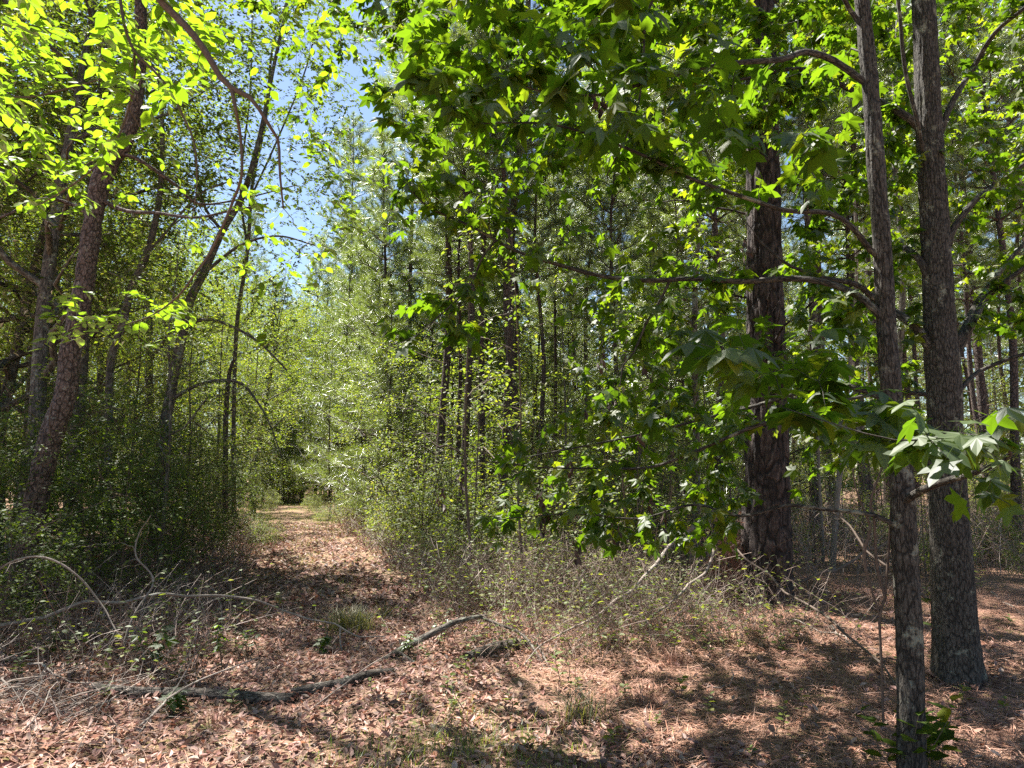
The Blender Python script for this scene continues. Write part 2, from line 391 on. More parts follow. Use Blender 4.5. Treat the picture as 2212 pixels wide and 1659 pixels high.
def grid_mesh(name, xs, ys, mat, off=0.0, xf=None):
    X, Y = np.meshgrid(xs, ys)
    if xf is not None: X = X+xf(Y)
    Z = hgt(X, Y)+off
    V = np.stack([X, Y, Z], -1).reshape(-1, 3); w = len(xs)
    i, j = np.meshgrid(np.arange(w-1), np.arange(len(ys)-1))
    b = (j*w+i).reshape(-1)
    return raw_mesh(name, V, [(np.stack([b, b+1, b+w+1, b+w], 1), 0, True)], [mat])
def axis_steps(stops):
    out = []
    for a, b, s in stops: out.append(np.arange(a, b, s))
    out.append([stops[-1][1]]); return np.concatenate(out)
gx = axis_steps([(-400, -60, 20), (-60, -12, 1.5), (-12, 9, .15), (9, 60, 1.5), (60, 400, 20)])
gy = axis_steps([(-60, 0, 3), (0, 22, .16), (22, 80, 1), (80, 500, 20)])
g = mesh_ob('ground', grid_mesh('ground', gx, gy, M['ground'])); tag(g, kind='structure')
py = axis_steps([(-3, 22, .16), (22, 62, .8)])
t = mesh_ob('path', grid_mesh('path', np.linspace(-1.25, 1.3, 22), py, M['track'], .006, path_x)); tag(t, kind='structure')

# ------------------------------------------------------------------ tree prototypes
def tree_meshes(name, seed, H, lean=(0, 0), r0=.09, cb=.25, rad=2.2, ntar=260, nleaf=26, size=.09, tmpl=DIA, leafmat='mid', bark='greybark', limbs=9, shape='round', wob=.05, spread=.8, step=.4, tip=.0025, drop=.25):
    r = np.random.default_rng(seed); T = Tubes(); L = Leaves(); sk = Skel(30000)
    n = 8; z = np.linspace(-.15, H, n)
    cx = np.cumsum(r.normal(0, wob*H/n, n)); cyy = np.cumsum(r.normal(0, wob*H/n, n)); f = np.maximum(z, 0)/H
    cx = cx-cx[0]+lean[0]*f**1.3; cyy = cyy-cyy[0]+lean[1]*f**1.3
    tr = spline(np.stack([cx, cyy, z, r0*(1-f*.93)+.25*r0*np.exp(-np.maximum(z, 0)/.25)], 1), step=.25)
    T.add(tr[:, :3], tr[:, 3], 9)
    k0 = int(len(tr)*cb*.7); sk.add(tr[k0:, :3], tr[k0:, 3], 0)
    # limbs
    for i in range(limbs):
        fz = cb*.8+(1-cb*.8)*(i+r.random())/limbs*.85; az = r.random()*2*math.pi+i*2.4
        j = int(fz*(len(tr)-1)); b = tr[j, :3]; prof = rad*(math.sin(min(1, (fz-cb*.6)/(1-cb*.6)+.15)*math.pi)**.6*.8+.1)
        d = np.array([math.cos(az), math.sin(az), .35+r.random()*.5]); q = np.linspace(0, 1, 7)[:, None]
        c = b+d*prof*q; c[:, 2] += .18*prof*q[:, 0]**2*r.normal(0, 1); c[1:] += r.normal(0, .05*prof, (6, 3))
        rr = np.linspace(min(tr[j, 3]*.6, .045*prof), .006, 7)
        T.add(c, rr, 6); sk.add(c, rr, 0, skip=1)
    # targets
    tg = []
    while len(tg) < ntar:
        u = r.uniform(-1, 1, 3)
        if np.linalg.norm(u) > 1: continue
        fz = (u[2]+1)/2
        if shape == 'column': w = (math.sin(min(1, fz*.9+.12)*math.pi))**.5
        elif shape == 'cone': w = (1-fz)**.8+.1
        else: w = 1
        if np.linalg.norm(u[:2]) < .3 and r.random() < .6: continue
        # clumps and gaps
        if math.sin(u[0]*5.1+seed)*math.sin(u[1]*4.7+seed*2)*math.sin(u[2]*6.3) < -.12: continue
        h = H*(cb+(1-cb)*fz*1.02); base = np.array([np.interp(h, tr[:, 2], tr[:, 0]), np.interp(h, tr[:, 2], tr[:, 1])])
        tg.append([base[0]+u[0]*rad*w, base[1]+u[1]*rad*w, h])
    for c, _ in grow(sk, tg, r, tip_r=tip, rate=.009, tubes=T, seg=3, k=3, wob=.06):
        cc = c[len(c)//2:] if len(c) > 6 else c[1:]
        leaf_on(cc, r, nleaf, size, L, spread=spread, t0=.1, droop=drop)
        # scatter a few round the twig end
    # puff the foliage slightly so sprays have volume
    L.p = [p+r.normal(0, size*.9, p.shape) for p in L.p]
    return T.mesh(name+'_wood', M[bark]), L.mesh(name+'_foliage', tmpl, M[leafmat])

def tuft_template(n=15, ln=1.0, w=.02, seed=3, cone=1.0):
    r = np.random.default_rng(seed); V = []; F = []
    for i in range(n):
        a = r.random()*2*math.pi; c = cone*r.random()**.6
        d = np.array([math.cos(c), math.sin(c)*math.cos(a), math.sin(c)*math.sin(a)])*ln*(.75+.35*r.random())
        b = np.array([-.25*r.random(), 0, 0]); s = np.cross(d, r.normal(0, 1, 3)); s = s/np.linalg.norm(s)*w
        m = len(V); V += [b-s*.5, b+s*.5, b+d]; F.append([m, m+1, m+2])
    return np.array(V), np.array(F)
TUFT = tuft_template(17, 1, .034, 3, 1.1)
TUFT2 = tuft_template(14, 1, .03, 5, 1.4)
def pine_meshes(name, seed, H, r0=.12, cb=.5, rad=2.3, whorls=14, per=4, tuft=.2, sub=9, dead=10, bark='pine', needle='needle', tm=TUFT, lean=(0, 0)):
    r = np.random.default_rng(seed); T = Tubes(); L = Leaves()
    n = 9; z = np.linspace(-.15, H, n); f = np.maximum(z, 0)/H
    cx = np.cumsum(r.normal(0, .006*H, n)); cyy = np.cumsum(r.normal(0, .006*H, n))
    tr = spline(np.stack([cx-cx[0]+lean[0]*f, cyy-cyy[0]+lean[1]*f, z, r0*(1-f*.88)+.25*r0*np.exp(-np.maximum(z, 0)/.3)], 1), step=.35)
    T.add(tr[:, :3], tr[:, 3], 10)
    for i in range(dead):
        fz = .12+(cb-.1)*r.random(); j = int(fz*(len(tr)-1)); az = r.random()*6.28; ln = .4+1.3*r.random()
        q = np.linspace(0, 1, 5)[:, None]; c = tr[j, :3]+np.array([math.cos(az), math.sin(az), .1+.3*r.random()])*ln*q+r.normal(0, .03, (5, 3))*q
        c[:, 2] -= .15*ln*q[:, 0]**2; T.add(c, np.linspace(.014, .004, 5), 4)
        for s in range(3):
            k = 1+s; d = r.normal(0, .3, 3); T.add(np.stack([c[k], c[k]+d*.5+[0, 0, .03], c[k]+d]), [.005, .004, .002], 3)
    for i in range(whorls):
        fz = cb+(1-cb)*(i+.3*r.random())/whorls; j = min(int(fz*(len(tr)-1)), len(tr)-2)
        g_ = (fz-cb)/(1-cb); ln0 = rad*(.35+1.3*g_*(1-g_)+.5*(1-g_)) if cb > .3 else rad*(1.02-g_)**.8
        for b in range(per):
            az = i*1.7+b*6.28/per+r.normal(0, .3); ln = ln0*(.6+.5*r.random()); up = .15+.9*g_+.1*r.normal()
            q = np.linspace(0, 1, 7)[:, None]; c = tr[j, :3]+np.array([math.cos(az), math.sin(az), up])/math.hypot(1, up)*ln*q
            c[:, 2] += .12*ln*q[:, 0]**2; c[1:] += r.normal(0, .03*ln, (6, 3)); T.add(c, np.linspace(min(.03, tr[j, 3]*.5), .004, 7), 4)
            m = max(3, int(sub*ln/1.5))
            for s in range(m):
                t = .25+.75*(s+r.random())/m; k = min(int(t*6), 5); p = c[k]*(1-(t*6-k))+c[k+1]*(t*6-k)
                d = (c[k+1]-c[k]); d /= np.linalg.norm(d); sd = np.cross(d, [0, 0, 1.]); d2 = d*.7+sd*(1 if s % 2 else -1)*(.9)+[0, 0, .25]+r.normal(0, .25, 3)
                l2 = ln*.32*(1.1-t*.6)*(.5+r.random()); e = p+d2/np.linalg.norm(d2)*l2
                T.add(np.stack([p, (p+e)/2+[0, 0, -.02], e]), [.006, .005, .003], 3)
                kk = 3; qq = np.linspace(.45, 1, kk)[:, None]; L.add(p+(e-p)*qq, np.tile(d2+[0, 0, .3], (kk, 1))+r.normal(0, .35, (kk, 3)), r.normal(0, 1, (kk, 3)), tuft*(.8+.4*r.random(kk)))
            L.add(c[-1:], (c[-1:]-c[-2:-1])+[0, 0, .1], r.normal(0, 1, (1, 3)), np.array([tuft*1.1]))
    return T.mesh(name+'_wood', M[bark]), L.mesh(name+'_needles', tm, M[needle])

PRO = {}
# tall broadleaf trees with small glossy leaves (left of the track and far)
for i in range(4):
    PRO['oak', i] = tree_meshes('broadleaf', 11+i, [13, 15, 11, 14][i], lean=[(1.2, 0), (-1, .8), (.5, -1), (2.2, .5)][i], r0=[.13, .15, .11, .14][i], cb=[.22, .3, .2, .26][i], rad=[3.0, 3.2, 2.6, 3.3][i], ntar=640, nleaf=19, size=.105, limbs=14, leafmat='small' if i % 2 else 'mid', wob=.035)
for i in range(4):
    PRO['young', i] = tree_meshes('understory', 31+i, [4.5, 6, 3.6, 7][i], r0=[.03, .04, .025, .045][i], cb=[.12, .15, .08, .2][i], rad=[1.7, 2.0, 1.4, 2.2][i], ntar=150, nleaf=17, size=.085, limbs=9, shape='round', wob=.05, bark='greybark')
for i in range(3):
    PRO['shrub', i] = tree_meshes('shrub', 51+i, [2.3, 1.9, 1.5][i], r0=.016, cb=.03, rad=[1.15, 1.0, .8][i], ntar=330, nleaf=12, size=.046, limbs=10, shape='round', wob=.08, leafmat='small', bark='twig', tip=.0014, tmpl=OVALW)
for i in range(3):
    PRO['lowshrub', i] = tree_meshes('low_shrub', 151+i, [1.9, 1.5, 1.2][i], r0=.012, cb=.08, rad=[.9, .8, .65][i], ntar=130, nleaf=9, size=.055, limbs=9, shape='round', wob=.09, leafmat='mid', bark='twig', tip=.0016, tmpl=OVALW)
for i in range(4):
    PRO['pine', i] = pine_meshes('pine', 71+i, [24, 21, 26, 19][i], r0=[.15, .12, .17, .10][i], cb=[.5, .42, .55, .4][i], rad=[2.6, 2.3, 2.9, 2.0][i], whorls=17, per=4, tuft=.27, sub=17, dead=18)
for i in range(3):
    PRO['ypine', i] = pine_meshes('young_pine', 91+i, [7, 9.5, 5][i], r0=[.05, .065, .035][i], cb=.1, rad=[1.6, 1.9, 1.2][i], whorls=17, per=5, tuft=.2, sub=14, dead=0, tm=TUFT2)
for i in range(3):
    PRO['sapling', i] = tree_meshes('sapling', 111+i, [3.2, 2.4, 4.2][i], r0=[.013, .010, .018][i], cb=.3, rad=[.5, .4, .6][i], ntar=38, nleaf=8, size=.06, limbs=3, shape='column', wob=.05, bark='twig', tmpl=OVALW)

def put(kind, i, X, Y, s=1.0, rz=None, name=None, label=None, cat=None, group=None, sink=0.0, parts=('trunk', 'crown')):
    a, b = PRO[kind, i]
    nm = name or {'oak': 'broadleaf_tree', 'young': 'understory_tree', 'shrub': 'shrub', 'lowshrub': 'shrub', 'pine': 'pine_tree', 'ypine': 'young_pine_tree', 'sapling': 'sapling'}[kind]
    o = empty(nm, (X, Y, float(hgt(X, Y))-sink), rng.random()*6.28 if rz is None else rz, label=label, cat=cat or 'tree', group=group)
    o.scale = (s, s, s)
    mesh_ob(parts[0], a, o); mesh_ob(parts[1], b, o)
    return o
def bx(px, Y): return (px-1106)/FPX*Y/.992      # x of a column of the picture at depth Y
# ------------------------------------------------------------------ trees told apart, traced limb by limb
def trace(rows, Y, step=.06, ws=.76):
    """rows: (px, py, width px[, Y])"""
    return spline([[*P(a[0], a[1], a[3] if len(a) > 3 else Y), wid(a[2], a[3] if len(a) > 3 else Y)/2*ws] for a in rows], step)

class Hero:
    def __init__(s, name, label, cat, base, group=None):
        s.o = empty(name, base, label=label, cat=cat, group=group); s.b = np.array(base); s.sk = Skel(60000); s.T = {}; s.L = {}; s.meta = {}; s.n = 0; s.D = {}
    def trunk(s, curve, mat, k=40, disp=None, skel_from=None):
        T = Tubes(); c = curve.copy(); c[:, :3] -= s.b; T.add(c[:, :3], c[:, 3], k, disp=disp)
        o = mesh_ob('trunk', T.mesh('trunk', M[mat]), s.o); s.id0 = -1
        if skel_from is not None:
            q = curve[::2] if skel_from == 0 else curve[skel_from::2]
            s.T[0] = s.T.get(0, Tubes()); s.sk.add(q[:, :3], q[:, 3], 0)
        s.n = 1
        return o
    def branch(s, curve, k=8, mat=None):
        i = s.n; s.n += 1; s.T[i] = Tubes(); s.T[i].add(curve[:, :3], curve[:, 3], k); s.sk.add(curve[:, :3], curve[:, 3], i, skip=2); return i
    def fill(s, targets, r, nleaf, size, key='gum', L=None, **kw):
        if key == 'gum': size *= 1.06; kw.setdefault('droop', .6); kw.setdefault('tilt', .55)
        lk = dict(spread=kw.pop('spread', .9), droop=kw.pop('droop', .25), tilt=kw.pop('tilt', .35), t0=kw.pop('t0', .15))
        res = grow(s.sk, targets, r, tubes=s.T, **kw)
        for c, i in res:
            if nleaf:
                cc = c if len(c) < 6 else c[-5:]
                L_ = s.L.setdefault((i, key), Leaves()); leaf_on(cc, r, nleaf, size, L_, **lk)
        return res
    def withered(s, pts, r, sz=.05):
        s.W = getattr(s, 'W', []); s.W += list(pts)
    def build(s, bark, tmpl, names=None):
        objs = {}
        for i, T in s.T.items():
            g_ = T.get()
            if g_ is None: continue
            V, F, U = g_
            me = raw_mesh('branch', V-s.b, [(F, 0, True)], [M[bark]], UV=U)
            objs[i] = mesh_ob('twigs' if i == 0 else 'branch', me, s.o)
        for (i, key), L in s.L.items():
            if not L.count(): continue
            L.p = [p-s.b for p in L.p]
            mesh_ob('leaves', L.mesh('leaves', tmpl[key] if isinstance(tmpl, dict) else tmpl, M[key]), objs.get(i, s.o))
        r = np.random.default_rng(99)
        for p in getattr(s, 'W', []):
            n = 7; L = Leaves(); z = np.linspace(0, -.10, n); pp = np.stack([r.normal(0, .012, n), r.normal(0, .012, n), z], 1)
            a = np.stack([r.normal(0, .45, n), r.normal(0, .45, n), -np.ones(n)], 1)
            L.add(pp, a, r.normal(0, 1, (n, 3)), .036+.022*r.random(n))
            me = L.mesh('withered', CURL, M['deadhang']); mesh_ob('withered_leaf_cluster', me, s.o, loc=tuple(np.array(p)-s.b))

def region(poly, Y, n, r, gap=((1612, 1712, 330, 2000), (1990, 2090, 480, 2000))):
    """n points scattered in a part of the wood given by a picture polygon and a depth range"""
    poly = np.array(poly, float); lo, hi = poly.min(0), poly.max(0); out = []
    while len(out) < n:
        x, y = r.uniform(lo, hi); c = False; j = len(poly)-1
        for i in range(len(poly)):
            if (poly[i, 1] > y) != (poly[j, 1] > y) and x < (poly[j, 0]-poly[i, 0])*(y-poly[i, 1])/(poly[j, 1]-poly[i, 1])+poly[i, 0]: c = not c
            j = i
        if c and any(g[0] < x < g[1] and g[2] < y < g[3] for g in gap) and r.random() < .72: n -= 1; continue
        if c: out.append(P(x, y, r.uniform(*Y)))
    return np.array(out)
def fix_base(curve, z=-.12):
    c = curve.copy(); return c

r = np.random.default_rng(21)
TM = {'gum': STAR, 'gumsun': STAR, 'dogwood': OVALW, 'small': OVALW, 'mid': OVALW}

# --- slender sweetgum close by on the right
Yb = 3.7
gb = G(1971, 1755)
S = Hero('sweetgum_tree', 'slender grey-barked sweetgum, nearest of all trunks, green leaves round its foot', 'tree', tuple(gb))
tr = trace([(1973, 1790, 84), (1971, 1740, 76), (1970, 1659, 72), (1965, 1400, 64), (1955, 1200, 62), (1945, 1000, 58), (1925, 850, 53), (1915, 700, 50), (1905, 520, 48), (1895, 400, 46), (1885, 250, 44), (1872, 100, 41), (1862, 0, 39), (1850, -120, 37), (1845, -350, 34), (1850, -700, 28), (1835, -1100, 18), (1840, -1500, 7)], Yb, .03)
S.trunk(tr, 'gumbark', 64, ridge_disp(.008, 20, .20, 1), skel_from=int(len(tr)*.42))
sb = {}
sb['a'] = S.branch(trace([(1880, 185, 24), (1850, 165, 21), (1800, 130, 20), (1740, 112, 19, 3.6), (1690, 128, 18, 3.5), (1600, 135, 16, 3.4), (1500, 150, 14, 3.3), (1400, 178, 11, 3.2), (1290, 205, 9, 3.1), (1180, 200, 6, 3.0), (1090, 170, 4, 3.0)], Yb))
sb['b'] = S.branch(trace([(1905, 560, 22), (1880, 540, 18), (1840, 490, 16, 3.6), (1790, 460, 15, 3.6), (1700, 455, 14, 3.5), (1620, 430, 13, 3.5), (1560, 410, 12, 3.5), (1480, 380, 11, 3.4), (1400, 340, 10, 3.4), (1300, 300, 8, 3.4), (1200, 270, 7, 3.3), (1100, 265, 5, 3.3), (960, 270, 3, 3.3)], Yb))
sb['c'] = S.branch(trace([(1915, 700, 26), (1870, 650, 22), (1800, 615, 20, 3.8), (1720, 602, 18, 3.9), (1600, 608, 16, 3.9), (1500, 602, 15, 4.0), (1400, 606, 14, 4.0), (1300, 596, 13, 4.1), (1200, 570, 12, 4.1), (1110, 540, 10, 4.2), (1020, 490, 8, 4.2), (930, 450, 6, 4.2), (880, 405, 4, 4.2)], Yb))
sb['d'] = S.branch(trace([(1070, 520, 8, 4.2), (1040, 560, 7, 4.2), (1020, 610, 6, 4.2), (985, 650, 5, 4.1), (940, 690, 5, 4.1), (900, 725, 4, 4.1), (850, 745, 3, 4.1)], Yb))
sb['e'] = S.branch(trace([(1448, 604, 9, 4.0), (1420, 660, 8, 4.0), (1395, 700, 7, 4.0), (1370, 760, 6, 4.0), (1345, 790, 5, 4.0), (1340, 830, 3, 4.0)], Yb))
sb['f'] = S.branch(trace([(1928, 870, 22), (1870, 845, 18, 3.8), (1800, 830, 15, 3.9), (1720, 850, 12, 4.0), (1620, 880, 11, 4.2), (1520, 905, 9, 4.3), (1400, 935, 8, 4.4), (1280, 960, 6, 4.4), (1150, 985, 4, 4.4)], Yb))
sb['g'] = S.branch(trace([(1942, 1010, 26), (1900, 965, 20), (1850, 930, 18, 3.6), (1750, 905, 15, 3.6), (1650, 915, 12, 3.6), (1560, 950, 10, 3.7), (1480, 985, 9, 3.8), (1400, 1010, 8, 3.9), (1300, 1012, 6, 3.9), (1180, 1010, 4, 3.9), (1080, 1000, 3, 3.9)], Yb))
sb['h'] = S.branch(trace([(1940, 1140, 16), (1885, 1112, 13), (1780, 1100, 11, 3.8), (1700, 1092, 10, 3.9), (1600, 1115, 8, 4.0), (1500, 1090, 7, 4.1), (1380, 1120, 5, 4.1), (1240, 1110, 4, 4.1), (1060, 1125, 3, 4.1), (980, 1150, 2, 4.1)], Yb))
sb['i'] = S.branch(trace([(1950, 1085, 24), (1990, 1060, 22, 3.5), (2040, 1040, 20, 3.2), (2110, 1020, 16, 2.9), (2180, 985, 12, 2.5), (2150, 950, 9, 2.1), (2050, 945, 7, 1.8), (1930, 950, 5, 1.7), (1800, 915, 4, 1.8), (1690, 880, 3, 2.0)], Yb))
sb['j'] = S.branch(trace([(1865, 60, 16), (1835, 20, 14), (1800, -40, 12, 3.5), (1700, -110, 11, 3.2), (1500, -160, 10, 2.9), (1300, -160, 8, 2.7), (1100, -130, 6, 2.6), (900, -100, 4, 2.6)], Yb))
sb['k'] = S.branch(trace([(1420, -20, 9, 3.4), (1395, 40, 8, 3.4), (1390, 120, 7, 3.4), (1380, 220, 6, 3.4), (1350, 300, 5, 3.4), (1310, 380, 4, 3.5)], Yb))
# dark undersides overhead, large
def F(poly, Y, n, nl, sz, **kw): return S.fill(region(poly, Y, n, r), r, nl, sz, **kw)
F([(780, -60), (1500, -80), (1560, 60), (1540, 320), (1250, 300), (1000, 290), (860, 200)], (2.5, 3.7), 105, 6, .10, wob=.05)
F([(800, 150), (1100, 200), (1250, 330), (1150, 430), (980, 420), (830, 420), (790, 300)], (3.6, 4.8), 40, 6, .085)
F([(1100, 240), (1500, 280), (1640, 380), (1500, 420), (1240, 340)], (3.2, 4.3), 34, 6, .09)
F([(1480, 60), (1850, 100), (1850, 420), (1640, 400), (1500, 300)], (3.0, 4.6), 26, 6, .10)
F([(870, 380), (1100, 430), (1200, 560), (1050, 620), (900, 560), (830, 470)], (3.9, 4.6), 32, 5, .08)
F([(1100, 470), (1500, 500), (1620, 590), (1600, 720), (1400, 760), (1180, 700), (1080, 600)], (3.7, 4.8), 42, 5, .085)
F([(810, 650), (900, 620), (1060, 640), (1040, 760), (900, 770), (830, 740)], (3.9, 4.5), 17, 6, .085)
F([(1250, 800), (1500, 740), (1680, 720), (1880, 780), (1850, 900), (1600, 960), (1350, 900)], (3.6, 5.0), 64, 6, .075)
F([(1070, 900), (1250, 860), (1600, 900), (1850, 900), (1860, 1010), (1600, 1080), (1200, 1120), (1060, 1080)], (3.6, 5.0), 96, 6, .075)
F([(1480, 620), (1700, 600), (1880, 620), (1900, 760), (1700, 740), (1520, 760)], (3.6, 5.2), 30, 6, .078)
F([(960, 1120), (1300, 1100), (1640, 1080), (1660, 1180), (1400, 1200), (1200, 1180), (980, 1170)], (3.9, 4.8), 44, 5, .08)
# very near leaves on the right
F([(1560, 800), (1900, 820), (2010, 900), (1990, 990), (1760, 960), (1560, 880)], (1.9, 2.9), 40, 5, .085, tilt=.3, wob=.04)
F([(1900, 860), (2230, 850), (2240, 1010), (2100, 1040), (1900, 980)], (1.6, 2.3), 24, 5, .085, tilt=.3, wob=.04)
F([(1500, 680), (1760, 700), (1850, 800), (1700, 820), (1500, 760)], (2.0, 3.0), 14, 4, .11, tilt=.25)
F([(1450, 230), (1800, 250), (1780, 400), (1560, 400)], (2.2, 3.0), 9, 4, .11, tilt=.3)
F([(2040, 1060), (2160, 1040), (2200, 1110), (2090, 1130)], (2.2, 2.6), 4, 3, .09)
# crown above the picture, shading the ground on the right
up = []
for _ in range(170):
    z = r.uniform(4.6, 11.5); a = r.random()*6.28; w = 2.6*math.sqrt(r.random())*(1.1-((z-7)/6)**2)
    up.append([2.1+w*math.cos(a)*.9, 3.9+w*math.sin(a), z])
S.fill(np.array(up), r, 9, .11, rate=.008)
S.fill(np.array([[-.4, 3.7, 6.6]])+r.normal(0, 1, (330, 3))*[1.5, 1.2, .6], r, 9, .11, rate=.007)  # extra leaf mass out of view, added to shade the near leaves
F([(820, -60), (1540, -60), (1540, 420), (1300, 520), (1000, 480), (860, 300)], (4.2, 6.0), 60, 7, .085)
# leaves at the foot
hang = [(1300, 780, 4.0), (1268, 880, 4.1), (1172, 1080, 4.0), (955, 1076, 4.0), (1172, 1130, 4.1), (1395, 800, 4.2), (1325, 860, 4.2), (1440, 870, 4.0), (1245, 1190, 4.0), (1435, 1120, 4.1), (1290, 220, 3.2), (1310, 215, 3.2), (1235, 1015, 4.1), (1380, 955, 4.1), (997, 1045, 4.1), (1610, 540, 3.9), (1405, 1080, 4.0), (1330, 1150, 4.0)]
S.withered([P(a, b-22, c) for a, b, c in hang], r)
S.fill(np.array([P(a, b-26, c) for a, b, c in hang]), r, 0, 0, tip_r=.0015)
S.build('gumbark', TM)

# --- thicker sweetgum behind it
r = np.random.default_rng(22)
gb = G(2068, 1478)
T2 = Hero('sweetgum_tree', 'thick ridged sweetgum trunk with three bare limbs forking out to the right', 'tree', tuple(gb))
Yt = float(gb[1])
tr = trace([(2072, 1500, 130), (2070, 1465, 112), (2066, 1400, 98), (2062, 1330, 92), (2055, 1200, 86), (2045, 1000, 78), (2040, 850, 74), (2035, 780, 76), (2030, 700, 69), (2020, 500, 63), (2008, 300, 58), (2000, 100, 55), (1995, 0, 52), (1990, -100, 50), (1985, -400, 42), (1990, -800, 30), (1985, -1200, 10)], Yt, .035, .87)
T2.trunk(tr, 'gumbark', 88, ridge_disp(.013, 28, .24, 2, buttress=.03), skel_from=int(len(tr)*.45))
T2.branch(trace([(2012, 320, 30), (1985, 275, 26), (1940, 240, 23), (1890, 215, 20, 5.7), (1830, 190, 17, 5.6), (1760, 155, 15, 5.5), (1700, 150, 12, 5.5), (1610, 170, 9, 5.5), (1500, 180, 6, 5.6)], Yt))
T2.branch(trace([(2030, 790, 36), (1995, 730, 28), (1965, 695, 25), (1900, 655, 20, 5.6), (1850, 615, 17, 5.5), (1780, 600, 13, 5.5), (1700, 570, 9, 5.5), (1640, 520, 6, 5.5)], Yt))
T2.branch(trace([(2050, 800, 30), (2075, 750, 22), (2100, 700, 20), (2130, 645, 18, 5.6), (2170, 610, 15, 5.5), (2240, 560, 12, 5.4), (2330, 500, 6, 5.3)], Yt))
T2.branch(trace([(2050, 770, 26), (2075, 725, 20), (2110, 655, 17, 6.0), (2150, 600, 15, 6.1), (2200, 540, 12, 6.2), (2290, 450, 6, 6.2)], Yt))
T2.branch(trace([(2045, 530, 28), (2062, 490, 21), (2110, 430, 17), (2160, 395, 14, 5.6), (2230, 340, 11, 5.5), (2330, 260, 5, 5.4)], Yt))
T2.branch(trace([(2030, 290, 22), (2055, 225, 18), (2100, 150, 16, 5.6), (2150, 70, 14, 5.4), (2215, 15, 12, 5.2), (2300, -70, 6, 5)], Yt))
T2.branch(trace([(2050, 870, 18), (2080, 835, 15), (2120, 800, 12, 5.5), (2212, 765, 10, 5.4), (2300, 750, 5, 5.3)], Yt))
T2.branch(trace([(2010, 610, 26), (1985, 560, 20), (1955, 535, 18, 5.6)], Yt))
T2.branch(trace([(1998, 560, 17, 5.9), (2000, 400, 14, 5.5), (1985, 280, 13, 5.2), (1955, 150, 12, 5.1), (1940, 0, 11, 5.0), (1920, -120, 8, 5.0)], Yt))
T2.branch(trace([(2030, 860, 14, 5.8), (1980, 850, 13, 5.7), (1900, 850, 11, 5.6), (1800, 870, 8, 5.5)], Yt))
def F2(poly, Y, n, nl, sz, **kw): return T2.fill(region(poly, Y, n, r), r, nl, sz, **kw)
F2([(1500, -40), (1860, -40), (1870, 170), (1760, 260), (1620, 330), (1500, 220)], (5.0, 8.0), 190, 9, .09)
F2([(1880, -40), (2000, -40), (2010, 480), (1900, 480)], (5.2, 8.0), 70, 8, .085)
F2([(2040, -40), (2250, -40), (2250, 480), (2060, 480)], (5.0, 8.0), 105, 7, .085)
F2([(1680, 300), (1900, 280), (1990, 520), (1880, 700), (1660, 640)], (5.2, 7.5), 120, 8, .085)
F2([(2060, 480), (2250, 480), (2250, 760), (2080, 740)], (5.2, 7.5), 40, 7, .085)
F2([(1660, 600), (2000, 600), (2000, 860), (1700, 860)], (5.2, 7.5), 60, 7, .085)
up = []
for _ in range(150):
    z = r.uniform(6.5, 13); a = r.random()*6.28; w = 2.9*math.sqrt(r.random())*(1.1-((z-9)/6)**2)
    up.append([3.7+w*math.cos(a), 6.3+w*math.sin(a), z])
T2.fill(np.array(up), r, 10, .11, rate=.008)
T2.fill(np.concatenate([np.array([[1.2, 8.3, 7.4]])+r.normal(0, 1, (320, 3))*[1.7, 1.2, 1.0], np.array([[-.4, 7.2, 7.4]])+r.normal(0, 1, (380, 3))*[1.7, 1.0, .5]]), r, 10, .11, rate=.006)  # two leaf masses added high up to shade the right-hand ground and trunk feet
F2([(960, 120), (1500, 100), (1560, 560), (1500, 760), (1250, 700), (1020, 560)], (5.5, 8.0), 62, 7, .085)
F2([(1200, 760), (1700, 700), (1860, 900), (1640, 1020), (1300, 1000)], (5.5, 8.0), 56, 8, .08)
T2.build('gumbark', TM)

# --- younger sweetgum behind the big pine: the bright leaves and the dense layers in the middle
r = np.random.default_rng(23)
gb = (bx(1500, 10.5), 10.5, float(hgt(bx(1500, 10.5), 10.5)))
Q = Hero('sweetgum_tree', 'young sweetgum with sunlit yellow-green leaves left of the big dark pine', 'tree', gb)
tr = trace([(1500, 1290, 22), (1505, 1000, 20), (1500, 700, 17), (1510, 400, 14), (1500, 100, 10), (1505, -200, 5)], 10.5, .1)
Q.trunk(tr, 'greybark', 12, skel_from=8)
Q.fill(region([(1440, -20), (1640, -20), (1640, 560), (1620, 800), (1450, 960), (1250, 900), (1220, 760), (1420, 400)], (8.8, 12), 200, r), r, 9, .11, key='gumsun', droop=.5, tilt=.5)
Q.build('greybark', TM)
Q2 = Hero('sweetgum_tree', 'sweetgum full of bright sunlit leaves behind the two ridged trunks', 'tree', (bx(1940, 11.5), 11.5, float(hgt(bx(1940, 11.5), 11.5))))
tr = trace([(1940, 1260, 22), (1935, 900, 19), (1950, 600, 16), (1930, 300, 13), (1940, 0, 10), (1935, -250, 5)], 11.5, .1)
Q2.trunk(tr, 'greybark', 12, skel_from=8)
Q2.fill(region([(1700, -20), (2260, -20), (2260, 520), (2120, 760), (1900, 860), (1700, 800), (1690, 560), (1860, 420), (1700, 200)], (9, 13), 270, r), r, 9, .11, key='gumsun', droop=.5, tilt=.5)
Q2.build('greybark', TM)

